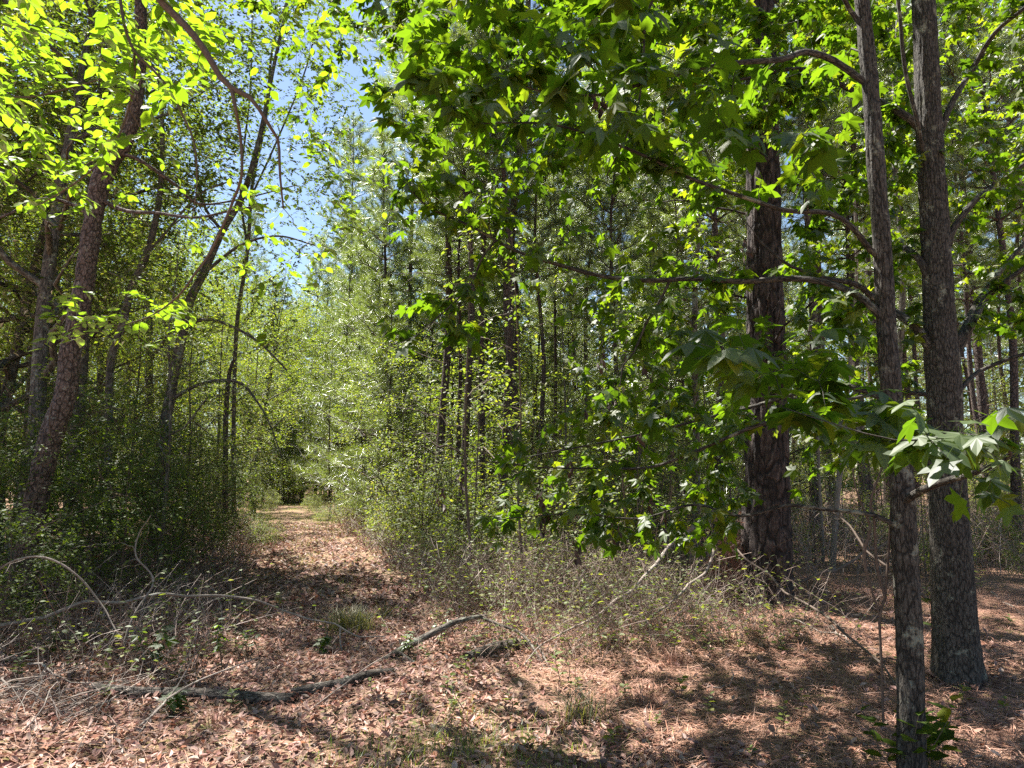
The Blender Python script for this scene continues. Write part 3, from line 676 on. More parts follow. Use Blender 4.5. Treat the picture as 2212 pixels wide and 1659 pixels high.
# --- big old pine
gb = G(1655, 1300); Yp = float(gb[1])
B = Hero('pine_tree', 'massive old pine with deeply furrowed dark bark and dead needles caught round its foot', 'tree', tuple(gb))
tr = trace([(1655, 1330, 112), (1655, 1290, 104), (1655, 1200, 97), (1655, 1100, 92), (1655, 900, 84), (1653, 700, 76), (1650, 500, 68), (1648, 300, 63), (1645, 100, 59), (1640, -50, 55), (1635, -400, 50), (1625, -1000, 40), (1620, -1800, 28), (1610, -2600, 10)], Yp, .045, 1.0)
B.trunk(tr, 'oldpine', 96, ridge_disp(.034, 22, .55, 5, buttress=.03), skel_from=int(len(tr)*.3))
r = np.random.default_rng(24)
bp = tr[:, :3]
tb = {}
for i in range(12):                                 # dead lower limbs
    j = int(len(tr)*(.06+.3*r.random())); az = r.random()*6.28; ln = .8+1.4*r.random(); q = np.linspace(0, 1, 8)[:, None]
    c = bp[j]+np.array([math.cos(az), math.sin(az), .25])*ln*q; c[1:] += np.cumsum(r.normal(0, .03, (7, 3)), 0)
    B.branch(np.hstack([c, np.linspace(.018, .005, 8)[:, None]]), 5)
dt = []
for i in range(120):
    j = int(len(tr)*(.06+.34*r.random())); dt.append(bp[j]+r.normal(0, .8, 3))
B.fill(np.array(dt), r, 0, 0, wob=.09)
tg = []
for i in range(150):
    z = r.uniform(9, 19); a = r.random()*6.28; w = 3.2*math.sqrt(r.random()); tg.append([bp[-1][0]+w*math.cos(a), bp[-1][1]+w*math.sin(a), z])
res = B.fill(np.array(tg), r, 0, 0)
Ln = Leaves()
for c, i in res:
    k = 5; Ln.add(c[-1]+r.normal(0, .22, (k, 3))-B.b, r.normal(0, .5, (k, 3))+[0, 0, .6], r.normal(0, 1, (k, 3)), .24*np.ones(k))
mesh_ob('crown', Ln.mesh('crown', TUFT, M['needle']), B.o)
B.build('oldpine', TM)
# thorny vine stems twisting beside the near trunk
V_ = empty('climbing_vine', tuple(G(1900, 1560)), label='black twisted vine stems climbing just left of the slender near trunk', cat='vine'); vb = np.array(V_.location)
for rows in ([(1908, 1560, 7), (1905, 1450, 8), (1900, 1330, 8), (1912, 1290, 8), (1895, 1230, 9), (1888, 1120, 8), (1880, 1090, 8), (1890, 1050, 6), (1910, 1000, 5)],
             [(1912, 1300, 7), (1920, 1180, 8), (1925, 1100, 7), (1932, 1050, 6), (1915, 960, 5)],
             [(1900, 1330, 6), (1870, 1230, 8), (1868, 1180, 12), (1880, 1140, 7), (1850, 1060, 5), (1840, 1000, 4)]):
    c = trace(rows, 3.75, .05); T = Tubes(); T.add(c[:, :3]-vb, c[:, 3], 6); mesh_ob('stem', T.mesh('stem', M['twig']), V_)

# --- leaning scaly pine on the left
gb = G(35, 1365); Yl = 7.6
A = Hero('pine_tree', 'leaning scaly-barked trunk that kinks to the right above the dark bushes', 'tree', (P(25, 1380, Yl)[0], Yl, float(hgt(P(25, 1380, Yl)[0], Yl))))
tr = trace([(25, 1390, 66), (50, 1250, 62), (75, 1100, 58), (95, 1000, 57), (117, 925, 58), (143, 850, 54), (152, 760, 52), (170, 680, 51), (190, 560, 49), (205, 450, 48), (222, 385, 52), (240, 345, 50), (270, 305, 41), (290, 240, 37), (299, 170, 34), (305, 60, 31), (300, -150, 27), (330, -500, 20), (350, -900, 8)], Yl, .04)
A.trunk(tr, 'scaly', 48, ridge_disp(.016, 13, .13, 8), skel_from=int(len(tr)*.4))
r = np.random.default_rng(25)
Yq = Yl
A.branch(trace([(250, 330, 14), (300, 345, 11), (380, 400, 9, 7.8), (430, 440, 7, 8), (520, 430, 5, 8.2), (640, 400, 3, 8.4)], Yl))
A.branch(trace([(215, 430, 16), (270, 455, 12), (340, 460, 10, 7.4), (420, 470, 8, 7.2), (500, 455, 6, 7.0), (580, 440, 4, 7.0)], Yl))
A.branch(trace([(205, 470, 14), (150, 440, 11), (90, 430, 9, 7.4), (0, 470, 7, 7.2), (-90, 490, 4, 7.2)], Yl))
A.fill(region([(0, 380), (220, 380), (460, 430), (560, 560), (300, 560), (0, 560)], (6.8, 9), 70, r), r, 0, 0, wob=.09)
A.fill(region([(-200, -500), (500, -500), (560, -100), (300, 40), (-200, 60)], (6.5, 9.5), 90, r), r, 9, .09, key='mid')
A.build('scaly', TM)

# --- broad-leaved tree reaching in from the upper left
r = np.random.default_rng(26)
gb = (-3.3, 2.9, float(hgt(-3.3, 2.9)))
D = Hero('dogwood_tree', 'dogwood whose dark branches and bright oval leaves hang into the top left corner', 'tree', gb)
c = spline([[-3.3, 2.9, -.1, .09], [-3.25, 2.95, 1.2, .075], [-3.15, 3.0, 2.4, .065], [-2.95, 3.1, 3.5, .055], [-2.8, 3.2, 4.6, .04], [-2.6, 3.3, 5.6, .02]], .08)
D.trunk(c, 'twig', 16, skel_from=10)
D.branch(np.vstack([spline([[-2.95, 3.1, 3.5, .045], [-2.5, 3.15, 4.0, .035], list(P(300, -60, 3.3))+[.026]], .1)[:-1], trace([(300, -60, 24), (350, 5, 24), (400, 55, 23), (440, 105, 21), (475, 165, 19), (500, 190, 18), (540, 210, 14), (575, 260, 11), (600, 300, 9, 3.4), (605, 380, 7, 3.4), (612, 450, 5, 3.5)], 3.3)]))
D.branch(trace([(500, 190, 13), (510, 240, 10), (520, 300, 9, 3.4), (522, 380, 8, 3.4), (505, 430, 8, 3.5), (485, 480, 8, 3.5), (455, 545, 7, 3.6), (415, 600, 6, 3.6), (385, 640, 6, 3.7), (330, 680, 4, 3.8), (260, 705, 3, 3.8)], 3.3))
D.branch(np.vstack([spline([[-2.95, 3.1, 3.6, .03], [-2.6, 3.3, 4.0, .022], list(P(255, -40, 3.8))+[.014]], .1)[:-1], trace([(255, -40, 11), (268, 50, 10), (290, 110, 9), (330, 150, 8), (370, 200, 7), (395, 250, 7), (420, 310, 6), (425, 400, 4), (415, 470, 3)], 3.8)]))
D.branch(trace([(290, 115, 8, 3.8), (290, 180, 7, 3.9), (270, 260, 6, 4), (235, 330, 5, 4), (170, 390, 5, 4), (90, 440, 4, 4.1)], 3.8))
D.branch(np.vstack([spline([[-3.05, 3.05, 3.0, .02], [-2.9, 3.5, 3.5, .014], list(P(-20, 200, 4.4))+[.01]], .1)[:-1], trace([(-20, 200, 7), (60, 210, 6), (150, 190, 5), (220, 170, 4)], 4.4)]))
def F3(poly, Y, n, nl, sz, **kw): return D.fill(region(poly, Y, n, r), r, nl, sz, key='dogwood', **kw)
F3([(-40, -40), (480, -40), (520, 120), (300, 330), (100, 370), (-40, 330)], (3.2, 5.0), 150, 7, .085)
F3([(-40, 300), (260, 300), (300, 430), (100, 470), (-40, 430)], (3.6, 5.0), 45, 6, .08)
F3([(450, -40), (800, -40), (820, 180), (740, 330), (560, 180)], (3.6, 5.2), 42, 5, .07)
F3([(340, 380), (640, 400), (800, 480), (720, 680), (560, 640), (400, 560)], (4.0, 5.5), 36, 6, .065)
F3([(120, 620), (330, 620), (440, 680), (340, 760), (90, 760)], (3.7, 4.4), 32, 6, .075)
F3([(540, 700), (600, 690), (600, 780), (555, 780)], (3.8, 4.2), 3, 5, .075)
F3([(640, 260), (900, 360), (860, 520), (700, 500)], (4.2, 5.5), 42, 5, .065)
D.build('twig', TM)
# ------------------------------------------------------------------ trunks and trees further off
def far_tree(kind, i, px, Y, s, label, group=None, rz=None, name=None):
    return put(kind, i, bx(px, Y), Y, s, rz, name=name, label=label, group=group)
# pines whose trunks can be followed in the picture
named = [
 ('pine', 1, 1118, 15.0, 1.05, 'straight pine with a pinkish flaky trunk in the middle of the wood'),
 ('pine', 3, 940, 16.0, 1.05, 'dark straight pine trunk rising right of the track, lichen on its left edge'),
 ('pine', 3, 865, 24, 1.05, 'pine with a bare dark upper trunk standing next to the track behind the thicket'),
 ('pine', 1, 1745, 16.5, 1.0, 'slightly leaning pine seen between the old pine and the slender sweetgum'),
 ('pine', 0, 1787, 20, .95, 'pine standing just behind the leaning one right of the old pine'),
 ('pine', 3, 1538, 15, .95, 'pine trunk half hidden by leaves left of the old pine'),
 ('pine', 1, 1480, 18, 1.0, 'pine trunk in the brown brush, second left of the old pine'),
 ('pine', 3, 1395, 21, 1.1, 'thin far pine behind the hanging withered leaves'),
 ('pine', 3, 2166, 16.0, 1.0, 'pine at the right edge beyond the two ridged trunks'),
 ('pine', 0, 2120, 22, 1.0, 'pine far back on the right with bare branches against the sky'),
 ('pine', 3, 1870, 19, 1.0, 'pine showing between the two near trunks'),
 ('oak', 0, 20, 12.5, 1.0, 'dark broad-leaved tree at the left edge behind the leaning trunk'),
 ('oak', 2, 55, 14, 1.05, 'second dark trunk from the left edge, close beside the first'),
 ('oak', 1, 110, 17, 1.0, 'thin upright trunk between the left edge and the leaning scaly one'),
]
for k, i, px, Y, s, lb in named: far_tree(k, i, px, Y, s, lb, rz=3.1 if k == 'oak' else None)

# leaning and arching trees left of the track, traced
def traced_tree(name, label, rows, Y, bark, limbs, regions, size, key='small', seed=1, tops=None, k=12):
    rr = np.random.default_rng(seed); base = (P(rows[0][0], rows[0][1], Y)[0], Y, float(hgt(P(rows[0][0], rows[0][1], Y)[0], Y)))
    H_ = Hero(name, label, 'tree', base); tr = trace(rows, Y, .12); H_.trunk(tr, bark, k, skel_from=max(2, int(len(tr)*.3)))
    for l in limbs: H_.branch(trace(l, Y), 6)
    for poly, yr, n, nl in regions: H_.fill(region(poly, yr, n, rr), rr, nl, size, key=key, wob=.08)
    H_.build(bark, TM); return H_
traced_tree('broadleaf_tree', 'grey tree leaning right over the track with two arching limbs', [(335, 1190, 34), (345, 1000, 32), (365, 870, 30), (390, 740, 28), (410, 650, 26), (440, 590, 22), (480, 500, 20), (525, 420, 18), (560, 300, 14), (590, 150, 11), (620, 0, 8), (640, -200, 5)], 13, 'greybark',
  [[(400, 700, 12), (450, 690, 11), (500, 705, 10), (560, 740, 8), (620, 800, 5)], [(375, 860, 12), (420, 835, 11), (470, 822, 10), (520, 828, 9), (550, 860, 7), (580, 910, 5), (610, 990, 3)], [(440, 590, 12), (520, 530, 9), (600, 510, 6), (680, 530, 4)], [(480, 500, 10), (440, 440, 8), (420, 330, 6), (400, 200, 4)]],
  [([(330, 0), (760, 0), (740, 260), (700, 560), (560, 640), (420, 560), (340, 300)], (11.5, 15), 420, 12), ([(430, 560), (660, 560), (690, 740), (600, 860), (450, 900), (400, 700)], (11, 14), 170, 11), ([(450, 900), (620, 860), (640, 1040), (500, 1060)], (11, 14), 80, 8)], .065, seed=41)
traced_tree('broadleaf_tree', 'crooked lichen-grey tree curving up behind the leaning scaly trunk', [(232, 1150, 24), (235, 900, 22), (240, 780, 21), (265, 700, 20), (285, 620, 22), (320, 540, 20), (345, 420, 16), (350, 250, 12), (330, 50, 8)], 12, 'greybark',
  [[(285, 620, 11), (310, 560, 10), (360, 500, 8), (430, 420, 7), (500, 390, 5)], [(250, 740, 9), (200, 700, 7), (140, 690, 5)]],
  [([(0, 300), (420, 300), (420, 640), (200, 720), (0, 660)], (10.5, 14), 240, 11), ([(0, -40), (360, -40), (360, 300), (0, 300)], (10.5, 14), 200, 10)], .065, seed=42)
traced_tree('broadleaf_tree', 'slim many-stemmed tree with small leaves against the sky above the track', [(505, 1120, 14), (505, 900, 12), (512, 700, 12), (535, 540, 11), (545, 400, 10), (575, 250, 9), (590, 100, 7), (640, -60, 4)], 15, 'greybark',
  [[(535, 540, 8), (520, 400, 7), (540, 200, 6), (545, 20, 4)], [(545, 420, 7), (600, 300, 6), (660, 150, 5), (690, 20, 3)]],
  [([(440, -20), (760, -20), (780, 200), (700, 420), (560, 480), (470, 300)], (13, 17), 300, 12), ([(600, -20), (800, -20), (810, 260), (740, 520), (660, 560), (620, 300)], (13, 17), 190, 11)], .07, seed=43)
traced_tree('broken_snag', 'broken reddish dead trunk beside the left edge of the track', [(487, 1110, 15), (487, 950, 15), (490, 860, 14), (497, 800, 11), (510, 768, 7)], 13.5, 'pine', [[(490, 900, 5), (520, 860, 4), (560, 840, 2)]], [([(440, 820), (560, 820), (540, 1000), (440, 1000)], (13, 14), 30, 0)], .05, seed=44)
traced_tree('young_hardwood', 'thin pale lichen-spotted young trunk right of the old pine', [(1797, 1262, 19), (1800, 1200, 17), (1806, 1100, 16), (1815, 1010, 15), (1822, 940, 13), (1835, 800, 11), (1850, 600, 9), (1845, 400, 6)], 11.6, 'paletwig', [[(1815, 1020, 5), (1850, 960, 4), (1880, 880, 3)]], [([(1700, 560), (1950, 560), (1950, 900), (1720, 900)], (10.8, 13), 60, 8)], .08, key='mid', seed=45)
traced_tree('young_hardwood', 'crooked thin pale sapling between the old pine and the pale young trunk', [(1779, 1236, 8), (1776, 1150, 9), (1770, 1050, 8), (1768, 950, 7), (1772, 800, 5)], 12.2, 'paletwig', [], [([(1720, 850), (1800, 850), (1800, 1100), (1720, 1100)], (12, 13), 14, 0)], .08, seed=46)

# the rest of the wood: pines, broad-leaved trees and undergrowth trees, placed as they come
r = np.random.default_rng(5)
occ = []
def free(X, Y, dmin, path_clear=1.9):
    if abs(X-path_x(Y)) < path_clear+.012*Y and Y < 58: return False
    if any((X-a)**2+(Y-b)**2 < (dmin)**2 for a, b in occ): return False
    occ.append((X, Y)); return True
ZL = {'pine': 'tall straight pine among the many', 'oak': 'broad-leaved tree among the many', 'young': 'leafy understory tree among the many', 'ypine': 'young feathery pine among the many'}
def zone(X, Y):
    side = 'left of the track' if X < path_x(Y) else 'right of the track'
    far = 'in the near wood' if Y < 22 else ('in the middle distance' if Y < 38 else 'far back')
    return side, far
def scatter(kind, n, nv, Yr, dmin, srange, cond, dens=None):
    c = 0; tries = 0
    while c < n and tries < n*60:
        tries += 1
        Y = Yr[0]+(Yr[1]-Yr[0])*r.random()**.8; X = r.uniform(-.82*Y-3, .82*Y+3)
        if not cond(X, Y) or not free(X, Y, dmin): continue
        sd, fr = zone(X, Y)
        nm = {'pine': 'tall straight pine', 'oak': 'leafy broad-leaved tree', 'young': 'small leafy tree under the pines', 'ypine': 'young pine with soft pale needles'}[kind]
        put(kind, int(r.integers(nv)), X, Y, r.uniform(*srange), label=f'{nm} {fr}, {sd}', group=f'{nm}s {fr} {sd}')
        c += 1
right = lambda X, Y: X > path_x(Y)+1.5
left = lambda X, Y: X < path_x(Y)-1.5
scatter('oak', 22, 4, (10, 34), 1.6, (.85, 1.2), lambda X, Y: X < path_x(Y)-3.4)
scatter('oak', 30, 4, (34, 66), 2, (1.0, 1.4), lambda X, Y: True)
scatter('pine', 34, 4, (12, 30), .9, (.38, .6), lambda X, Y: right(X, Y) and X < .25*Y)
scatter('pine', 40, 4, (18, 42), 1.8, (.8, 1.1), right)
scatter('pine', 36, 4, (40, 75), 2.5, (.85, 1.1), lambda X, Y: True)
scatter('ypine', 90, 3, (15, 50), 1.0, (.6, 1.5), lambda X, Y: right(X, Y) and X < .35*Y)
scatter('ypine', 8, 3, (13, 40), 2, (.6, 1.1), left)
scatter('young', 36, 4, (12, 32), 1.0, (.6, 1.1), lambda X, Y: right(X, Y) and X < .30*Y)
scatter('young', 60, 4, (24, 60), 1.2, (.8, 1.5), lambda X, Y: True)
scatter('young', 30, 4, (9, 24), 1.4, (.6, 1.0), left)
scatter('young', 22, 4, (15, 34), 1.4, (.5, 1.0), lambda X, Y: X > .3*Y)

for k, (px, Y, kk, i, s) in enumerate([(560, 30, 'oak', 2, .95), (735, 31, 'ypine', 1, 1.3), (745, 38, 'pine', 3, .85), (555, 38, 'oak', 0, 1.0), (700, 42, 'ypine', 1, 1.5), (690, 50, 'pine', 1, .9), (530, 44, 'oak', 1, 1.1), (720, 26, 'young', 3, 1.0), (575, 43, 'ypine', 1, 1.5), (710, 47, 'oak', 2, 1.1)]):
    far_tree(kk, i, px, Y, s, 'tree leaning in over the far part of the track', 'trees leaning in over the far part of the track')
# trees closing the far end of the track
for k, (px, Y, kk, i, s) in enumerate([(600, 41, 'ypine', 2, 1.1), (628, 42.5, 'ypine', 0, 1.0), (645, 40, 'lowshrub', 0, 1.6), (612, 39, 'lowshrub', 1, 1.7), (590, 40, 'lowshrub', 0, 1.7), (632, 38.5, 'lowshrub', 2, 1.5), (660, 42, 'ypine', 2, 1.0), (622, 41, 'young', 0, 1.0), (605, 45, 'ypine', 1, 1.5), (635, 47, 'ypine', 0, 1.6), (660, 50, 'oak', 0, 1.1), (600, 49, 'young', 1, 1.5), (622, 53, 'oak', 0, 1.1), (578, 51, 'oak', 3, 1.1), (645, 48, 'young', 3, 1.3), (560, 50, 'young', 0, 1.7), (612, 46, 'shrub', 0, 1.2), (590, 47, 'shrub', 1, 1.4), (630, 45, 'shrub', 0, 1.1), (600, 57, 'oak', 2, 1.2), (640, 60, 'oak', 1, 1.1), (565, 60, 'oak', 0, 1.2)]):
    far_tree(kk, i, px, Y, s, 'leafy tree closing the far end of the track', 'leafy trees closing the far end of the track')
# a far wood that reads as one mass
L = Leaves(); n = 60000; a = r.uniform(-.95, .95, n); R = r.uniform(72, 100, n); z = 22*r.random(n)**1.2
L.add(np.stack([R*np.sin(a), R*np.cos(a), z], 1), r.normal(0, 1, (n, 3)), r.normal(0, 1, (n, 3)), .45+.5*r.random(n))
tag(mesh_ob('distant_woods', L.mesh('distant_woods', DIA, M['farleaf'])), label='distant woods seen as one green mass between the trunks', cat='woods', kind='stuff')

# dark bushes left of the track
bush = [(-5.6, 6.4, 0, 1.0), (-4.5, 7.4, 0, .9), (-4.1, 8.4, 1, .95), (-5.2, 8.6, 0, 1.15), (-6.4, 8.2, 0, 1.2), (-4.35, 9.7, 0, .95), (-5.6, 10.3, 0, 1.2), (-6.9, 10.2, 0, 1.3), (-4.9, 11.4, 1, 1.1), (-6.2, 12.2, 0, 1.3), (-5.3, 13.0, 0, 1.0), (-5.8, 14.6, 1, 1.15), (-7.4, 12.6, 0, 1.4), (-6.4, 16.4, 0, .9), (-8.4, 15, 0, 1.4), (-7.1, 18.5, 1, 1.1), (-7.9, 21, 0, .9), (-4.9, 5.4, 1, .85), (-3.9, 6.2, 2, .8)]
bl = ['dark glossy bush at the left edge in front of the leaning trunk', 'glossy bush just right of the leaning trunk', 'bush crowding the left edge of the track in its near stretch', 'tall bush behind the leaning trunk', 'dense bush at the far left side']
for k, (X, Y, i, s) in enumerate(bush):
    X -= .4
    put('shrub', i, X, Y, s, label=bl[k] if k < 5 else 'dense dark bush in the thicket along the left side of the track', cat='bush', group=None if k < 5 else 'bushes in the thicket left of the track', parts=('stems', 'foliage'))
# bright shrubs right of the track
k = 0
while k < 95:
    Y = r.uniform(9.0, 32); X = path_x(Y)+1.7+abs(r.normal(0, 1))*Y*.16
    if X > .34*Y+.5: continue
    put('lowshrub', int(r.integers(3)), X, Y, r.uniform(.6, 1.25), label='sunlit low shrub in the thicket along the right side of the track', cat='bush', group='low shrubs right of the track', parts=('stems', 'foliage')); k += 1
for k in range(22):
    Y = r.uniform(10, 22); X = r.uniform(.28*Y, .72*Y)
    put('lowshrub', 2, X, Y, r.uniform(.4, .9), label='low green shrub on the needle-covered ground beyond the near trunks', cat='bush', group='low shrubs beyond the near trunks', parts=('stems', 'foliage'))
for k in range(26):
    Y = r.uniform(15, 38); sd = 1 if k % 2 else -1; X = path_x(Y)+sd*r.uniform(.75, 1.35)
    put('lowshrub', int(r.integers(3)), X, Y, r.uniform(.35, .7), label='low leafy shrub pushing in over the edge of the track', cat='bush', group='low shrubs on the edges of the track', parts=('stems', 'foliage'))
# thin saplings
k = 0
while k < 60:
    Y = r.uniform(8.5, 24); X = r.uniform(-.36*Y, .62*Y)
    if not free(X, Y, .45, 1.5): continue
    put('sapling', int(r.integers(3)), X, Y, r.uniform(.6, 1.3), label='thin upright sapling with a few leaves in the undergrowth', group='thin saplings in the undergrowth'); k += 1

# ------------------------------------------------------------------ undergrowth stems: dry brown brush nobody could count
def stems(name, n, xf, yf, hr, lean, rad, mat, seed, label, k=3, cond=None, curve=.3):
    rr = np.random.default_rng(seed); T = Tubes(); c = 0; tips = []
    while c < n:
        Y = yf(rr); X = xf(rr, Y)
        if cond and not cond(X, Y): continue
        h = rr.uniform(*hr); d = np.array([rr.normal(0, lean), rr.normal(0, lean), 1.0]); d /= np.linalg.norm(d)
        q = np.linspace(0, 1, 5)[:, None]; p = np.array([X, Y, float(hgt(X, Y))-.02])+d*h*q+np.array([rr.normal(0, curve), rr.normal(0, curve), -.15])*h*q**2+rr.normal(0, .02, (5, 3))*q
        w = rad*(.5+rr.random())*(1+.03*Y); T.add(p, np.linspace(w, w*.35, 5), k); tips.append(p)
        for _ in range(2):
            j = rr.integers(1, 4); e = p[j]+rr.normal(0, .16, 3)*h; T.add(np.stack([p[j], (p[j]+e)/2+rr.normal(0, .015, 3), e]), [w*.5, w*.4, w*.25], 3)
        c += 1
    o = mesh_ob(name, T.mesh(name, M[mat])); tag(o, label=label, cat='undergrowth', kind='stuff'); return tips
tp = stems('undergrowth', 5200, lambda q, Y: path_x(Y)+1.25+abs(q.normal(0, 1))*.20*Y, lambda q: 8.2+16*q.random()**1.4, (.35, 1.15), .45, .0032, 'browntwig', 61, 'tangle of dry brown stems right of the track', cond=lambda X, Y: X < .36*Y+.6)
tp2 = stems('undergrowth', 4600, lambda q, Y: q.uniform(.22, .8)*Y, lambda q: 10.5+17*q.random(), (.4, 1.6), .4, .0036, 'browntwig', 62, 'dry grey-brown brush far back behind the near trunks on the right')
tp3 = stems('undergrowth', 1500, lambda q, Y: path_x(Y)-1.2-abs(q.normal(0, 1))*1.5, lambda q: 5.6+14*q.random()**1.5, (.25, .9), .55, 0.0024, 'browntwig', 63, 'dry stems in the shade under the bushes on the left', cond=lambda X, Y: X > -.8*Y)
tp4 = stems('brushwood', 240, lambda q, Y: q.normal(-3.4, .45), lambda q: q.normal(4.8, .3), (.2, .6), 1.3, .003, 'paletwig', 64, 'pale heap of fallen dead twigs at the left edge in front of the log', curve=.6)
tp5 = stems('undergrowth', 2600, lambda q, Y: q.normal(1.15, .95), lambda q: q.uniform(6.3, 10.5), (.2, .9), .5, .0022, 'browntwig', 65, 'short reddish-brown dry stems between the track and the old pine')
tp6 = stems('undergrowth', 420, lambda q, Y: q.uniform(path_x(Y)+1.6, .3*Y), lambda q: q.uniform(10, 26), (1.4, 3.6), .13, .006, 'twig', 66, 'thin bare upright stems in the thicket right of the track', curve=.08)
L = Leaves()
def sprinkle(tips, frac, size, nn=5):
    for p in tips:
        if r.random() < frac: leaf_on(p, r, nn, size, L, droop=.15, t0=.3, tilt=.5)
sprinkle(tp, .60, .05); sprinkle(tp2, .35, .06); sprinkle(tp3, .35, .05); sprinkle(tp5, .4, .05); sprinkle(tp6, .6, .06, 8)
tag(mesh_ob('undergrowth_leaves', L.mesh('undergrowth_leaves', OVALW, M['mid'])), label='small green leaves scattered through the low brush on both sides of the track', cat='leaves', kind='stuff')

# ------------------------------------------------------------------ forest floor
def on_ground(n, xr, yr, cond, rr, pw=1.0):
    X = rr.uniform(*xr, n*2); Y = yr[0]+(yr[1]-yr[0])*rr.random(n*2)**pw; m = cond(X, Y)&(np.abs(X) < .78*Y+.5); X = X[m][:n]; Y = Y[m][:n]
    return np.stack([X, Y, hgt(X, Y)], 1)
rr = np.random.default_rng(77)
def lay(p, size, tilt, rr, lift):
    n = len(p); a = rr.random(n)*6.283
    return p+np.array([0, 0, 1])*(lift*rr.random((n, 1))), np.stack([np.cos(a), np.sin(a), rr.normal(0, tilt, n)], 1), np.stack([rr.normal(0, tilt, n), rr.normal(0, tilt, n), np.ones(n)], 1), size*(.6+.8*rr.random(n))
L = Leaves()
lc = lambda X, Y: (X-path_x(Y) < 1.5+.5*np.sin(Y*2)) | (rr.random(len(X)) < .22)
L.add(*lay(on_ground(32000, (-6, 4.5), (3.0, 9), lc, rr, 1.1), .052, .38, rr, .035))
L.add(*lay(on_ground(20000, (-9, 3), (9, 24), lc, rr, 1.2), .085, .3, rr, .03))
tag(mesh_ob('leaf_litter', L.mesh('leaf_litter', CURL, M['litter'])), label='dry brown fallen leaves covering the track and its edges', cat='dead leaves', kind='stuff')
sv = np.array([[-.5, -.005, 0], [-.5, .005, 0], [0, .006, .05], [0, -.006, .05], [.5, 0, 0]]); sf = np.array([[0, 1, 2], [0, 2, 3], [3, 2, 4]])
sv[:, 1] *= 1.6
L = Leaves()
L.add(*lay(on_ground(46000, (-1.5, 7), (3.0, 9.5), lambda X, Y: X-path_x(Y) > 1.0+.8*rr.random(len(X)), rr, 1.1), .19, .16, rr, .04))
L.add(*lay(on_ground(26000, (0, 18), (9.5, 24), lambda X, Y: X-path_x(Y) > 1.2, rr, 1.1), .26, .12, rr, .04))
L.add(*lay(on_ground(12000, (-6, 1), (3.0, 9), lambda X, Y: X-path_x(Y) < 1.6, rr, 1.1), .17, .16, rr, .04))
tag(mesh_ob('pine_straw', L.mesh('pine_straw', (sv, sf), M['straw'])), label='reddish-brown pine needles carpeting the ground on the right', cat='pine needles', kind='stuff')
# grass
gv = np.array([[0, -.012, 0], [0, .012, 0], [.55, .009, .1], [.55, -.009, .1], [1, 0, -.12]]); gf = np.array([[0, 1, 2], [0, 2, 3], [3, 2, 4]])
def blades(p, h, lean, key, name, label, parent=None):
    n = len(p); L = Leaves(); a = rr.random(n)*6.283
    L.add(p, np.stack([np.cos(a)*lean*(.3+rr.random(n)), np.sin(a)*lean*(.3+rr.random(n)), np.ones(n)], 1), np.stack([-np.cos(a), -np.sin(a), .2*np.ones(n)], 1), h*(.4+.9*rr.random(n)))
    o = mesh_ob(name, L.mesh(name, (gv, gf), M[key]))
    return o
pts = []
for cx, cyy, sx, sy, n in [(-.22, 4.25, .40, .24, 1300), (-.75, 4.0, .3, .18, 260), (-.35, 5.0, .2, .15, 130), (.05, 4.6, .4, .3, 260)]:
    pts.append(np.stack([rr.normal(cx, sx, n), rr.normal(cyy, sy, n), np.zeros(n)], 1))
for _ in range(240):
    Y = 9+36*rr.random()**.8; X = path_x(Y)+rr.choice([-1.1, 0, .1, 1.1])+rr.normal(0, .25); n = 40
    pts.append(np.stack([rr.normal(X, .16, n), rr.normal(Y, .25, n), np.zeros(n)], 1))
p = np.concatenate(pts); p[:, 2] = hgt(p[:, 0], p[:, 1])
tag(blades(p, .115, .7, 'grass', 'grass', ''), label='short thin green grass growing through the leaves on the track', cat='grass', kind='stuff')
def tussock(px, py, n, h, key, label, spread=.09, name='grass_tussock', group=None):
    b = G(px, py); p = np.stack([rr.normal(0, spread, n), rr.normal(0, spread, n), np.zeros(n)], 1)
    o = blades(p, h, .9, key, name, ''); o.location = tuple(b); tag(o, label=label, cat='grass tussock', group=group)
tussock(760, 1362, 620, .26, 'drygrass', 'large grey-green grass tussock in the middle of the track', .12)
tussock(605, 1305, 60, .22, 'drygrass', 'small pale tuft of grass behind the bent fallen branch', .03)
tussock(830, 1335, 120, .2, 'drygrass', 'low grass tuft right behind the large tussock', .07)
tussock(465, 1570, 110, .13, 'straw', 'dry brown upright grass tuft at the bottom left of the picture', .035)
tussock(1250, 1560, 160, .26, 'drygrass', 'dry grass tuft in the shade below the fallen poles', .08)
tussock(1380, 1515, 200, .16, 'straw', 'brown dry tuft right of the pale leaning twigs', .09)
tussock(1460, 1440, 160, .18, 'straw', 'brown dry tuft near the foot of the fallen pole', .08)

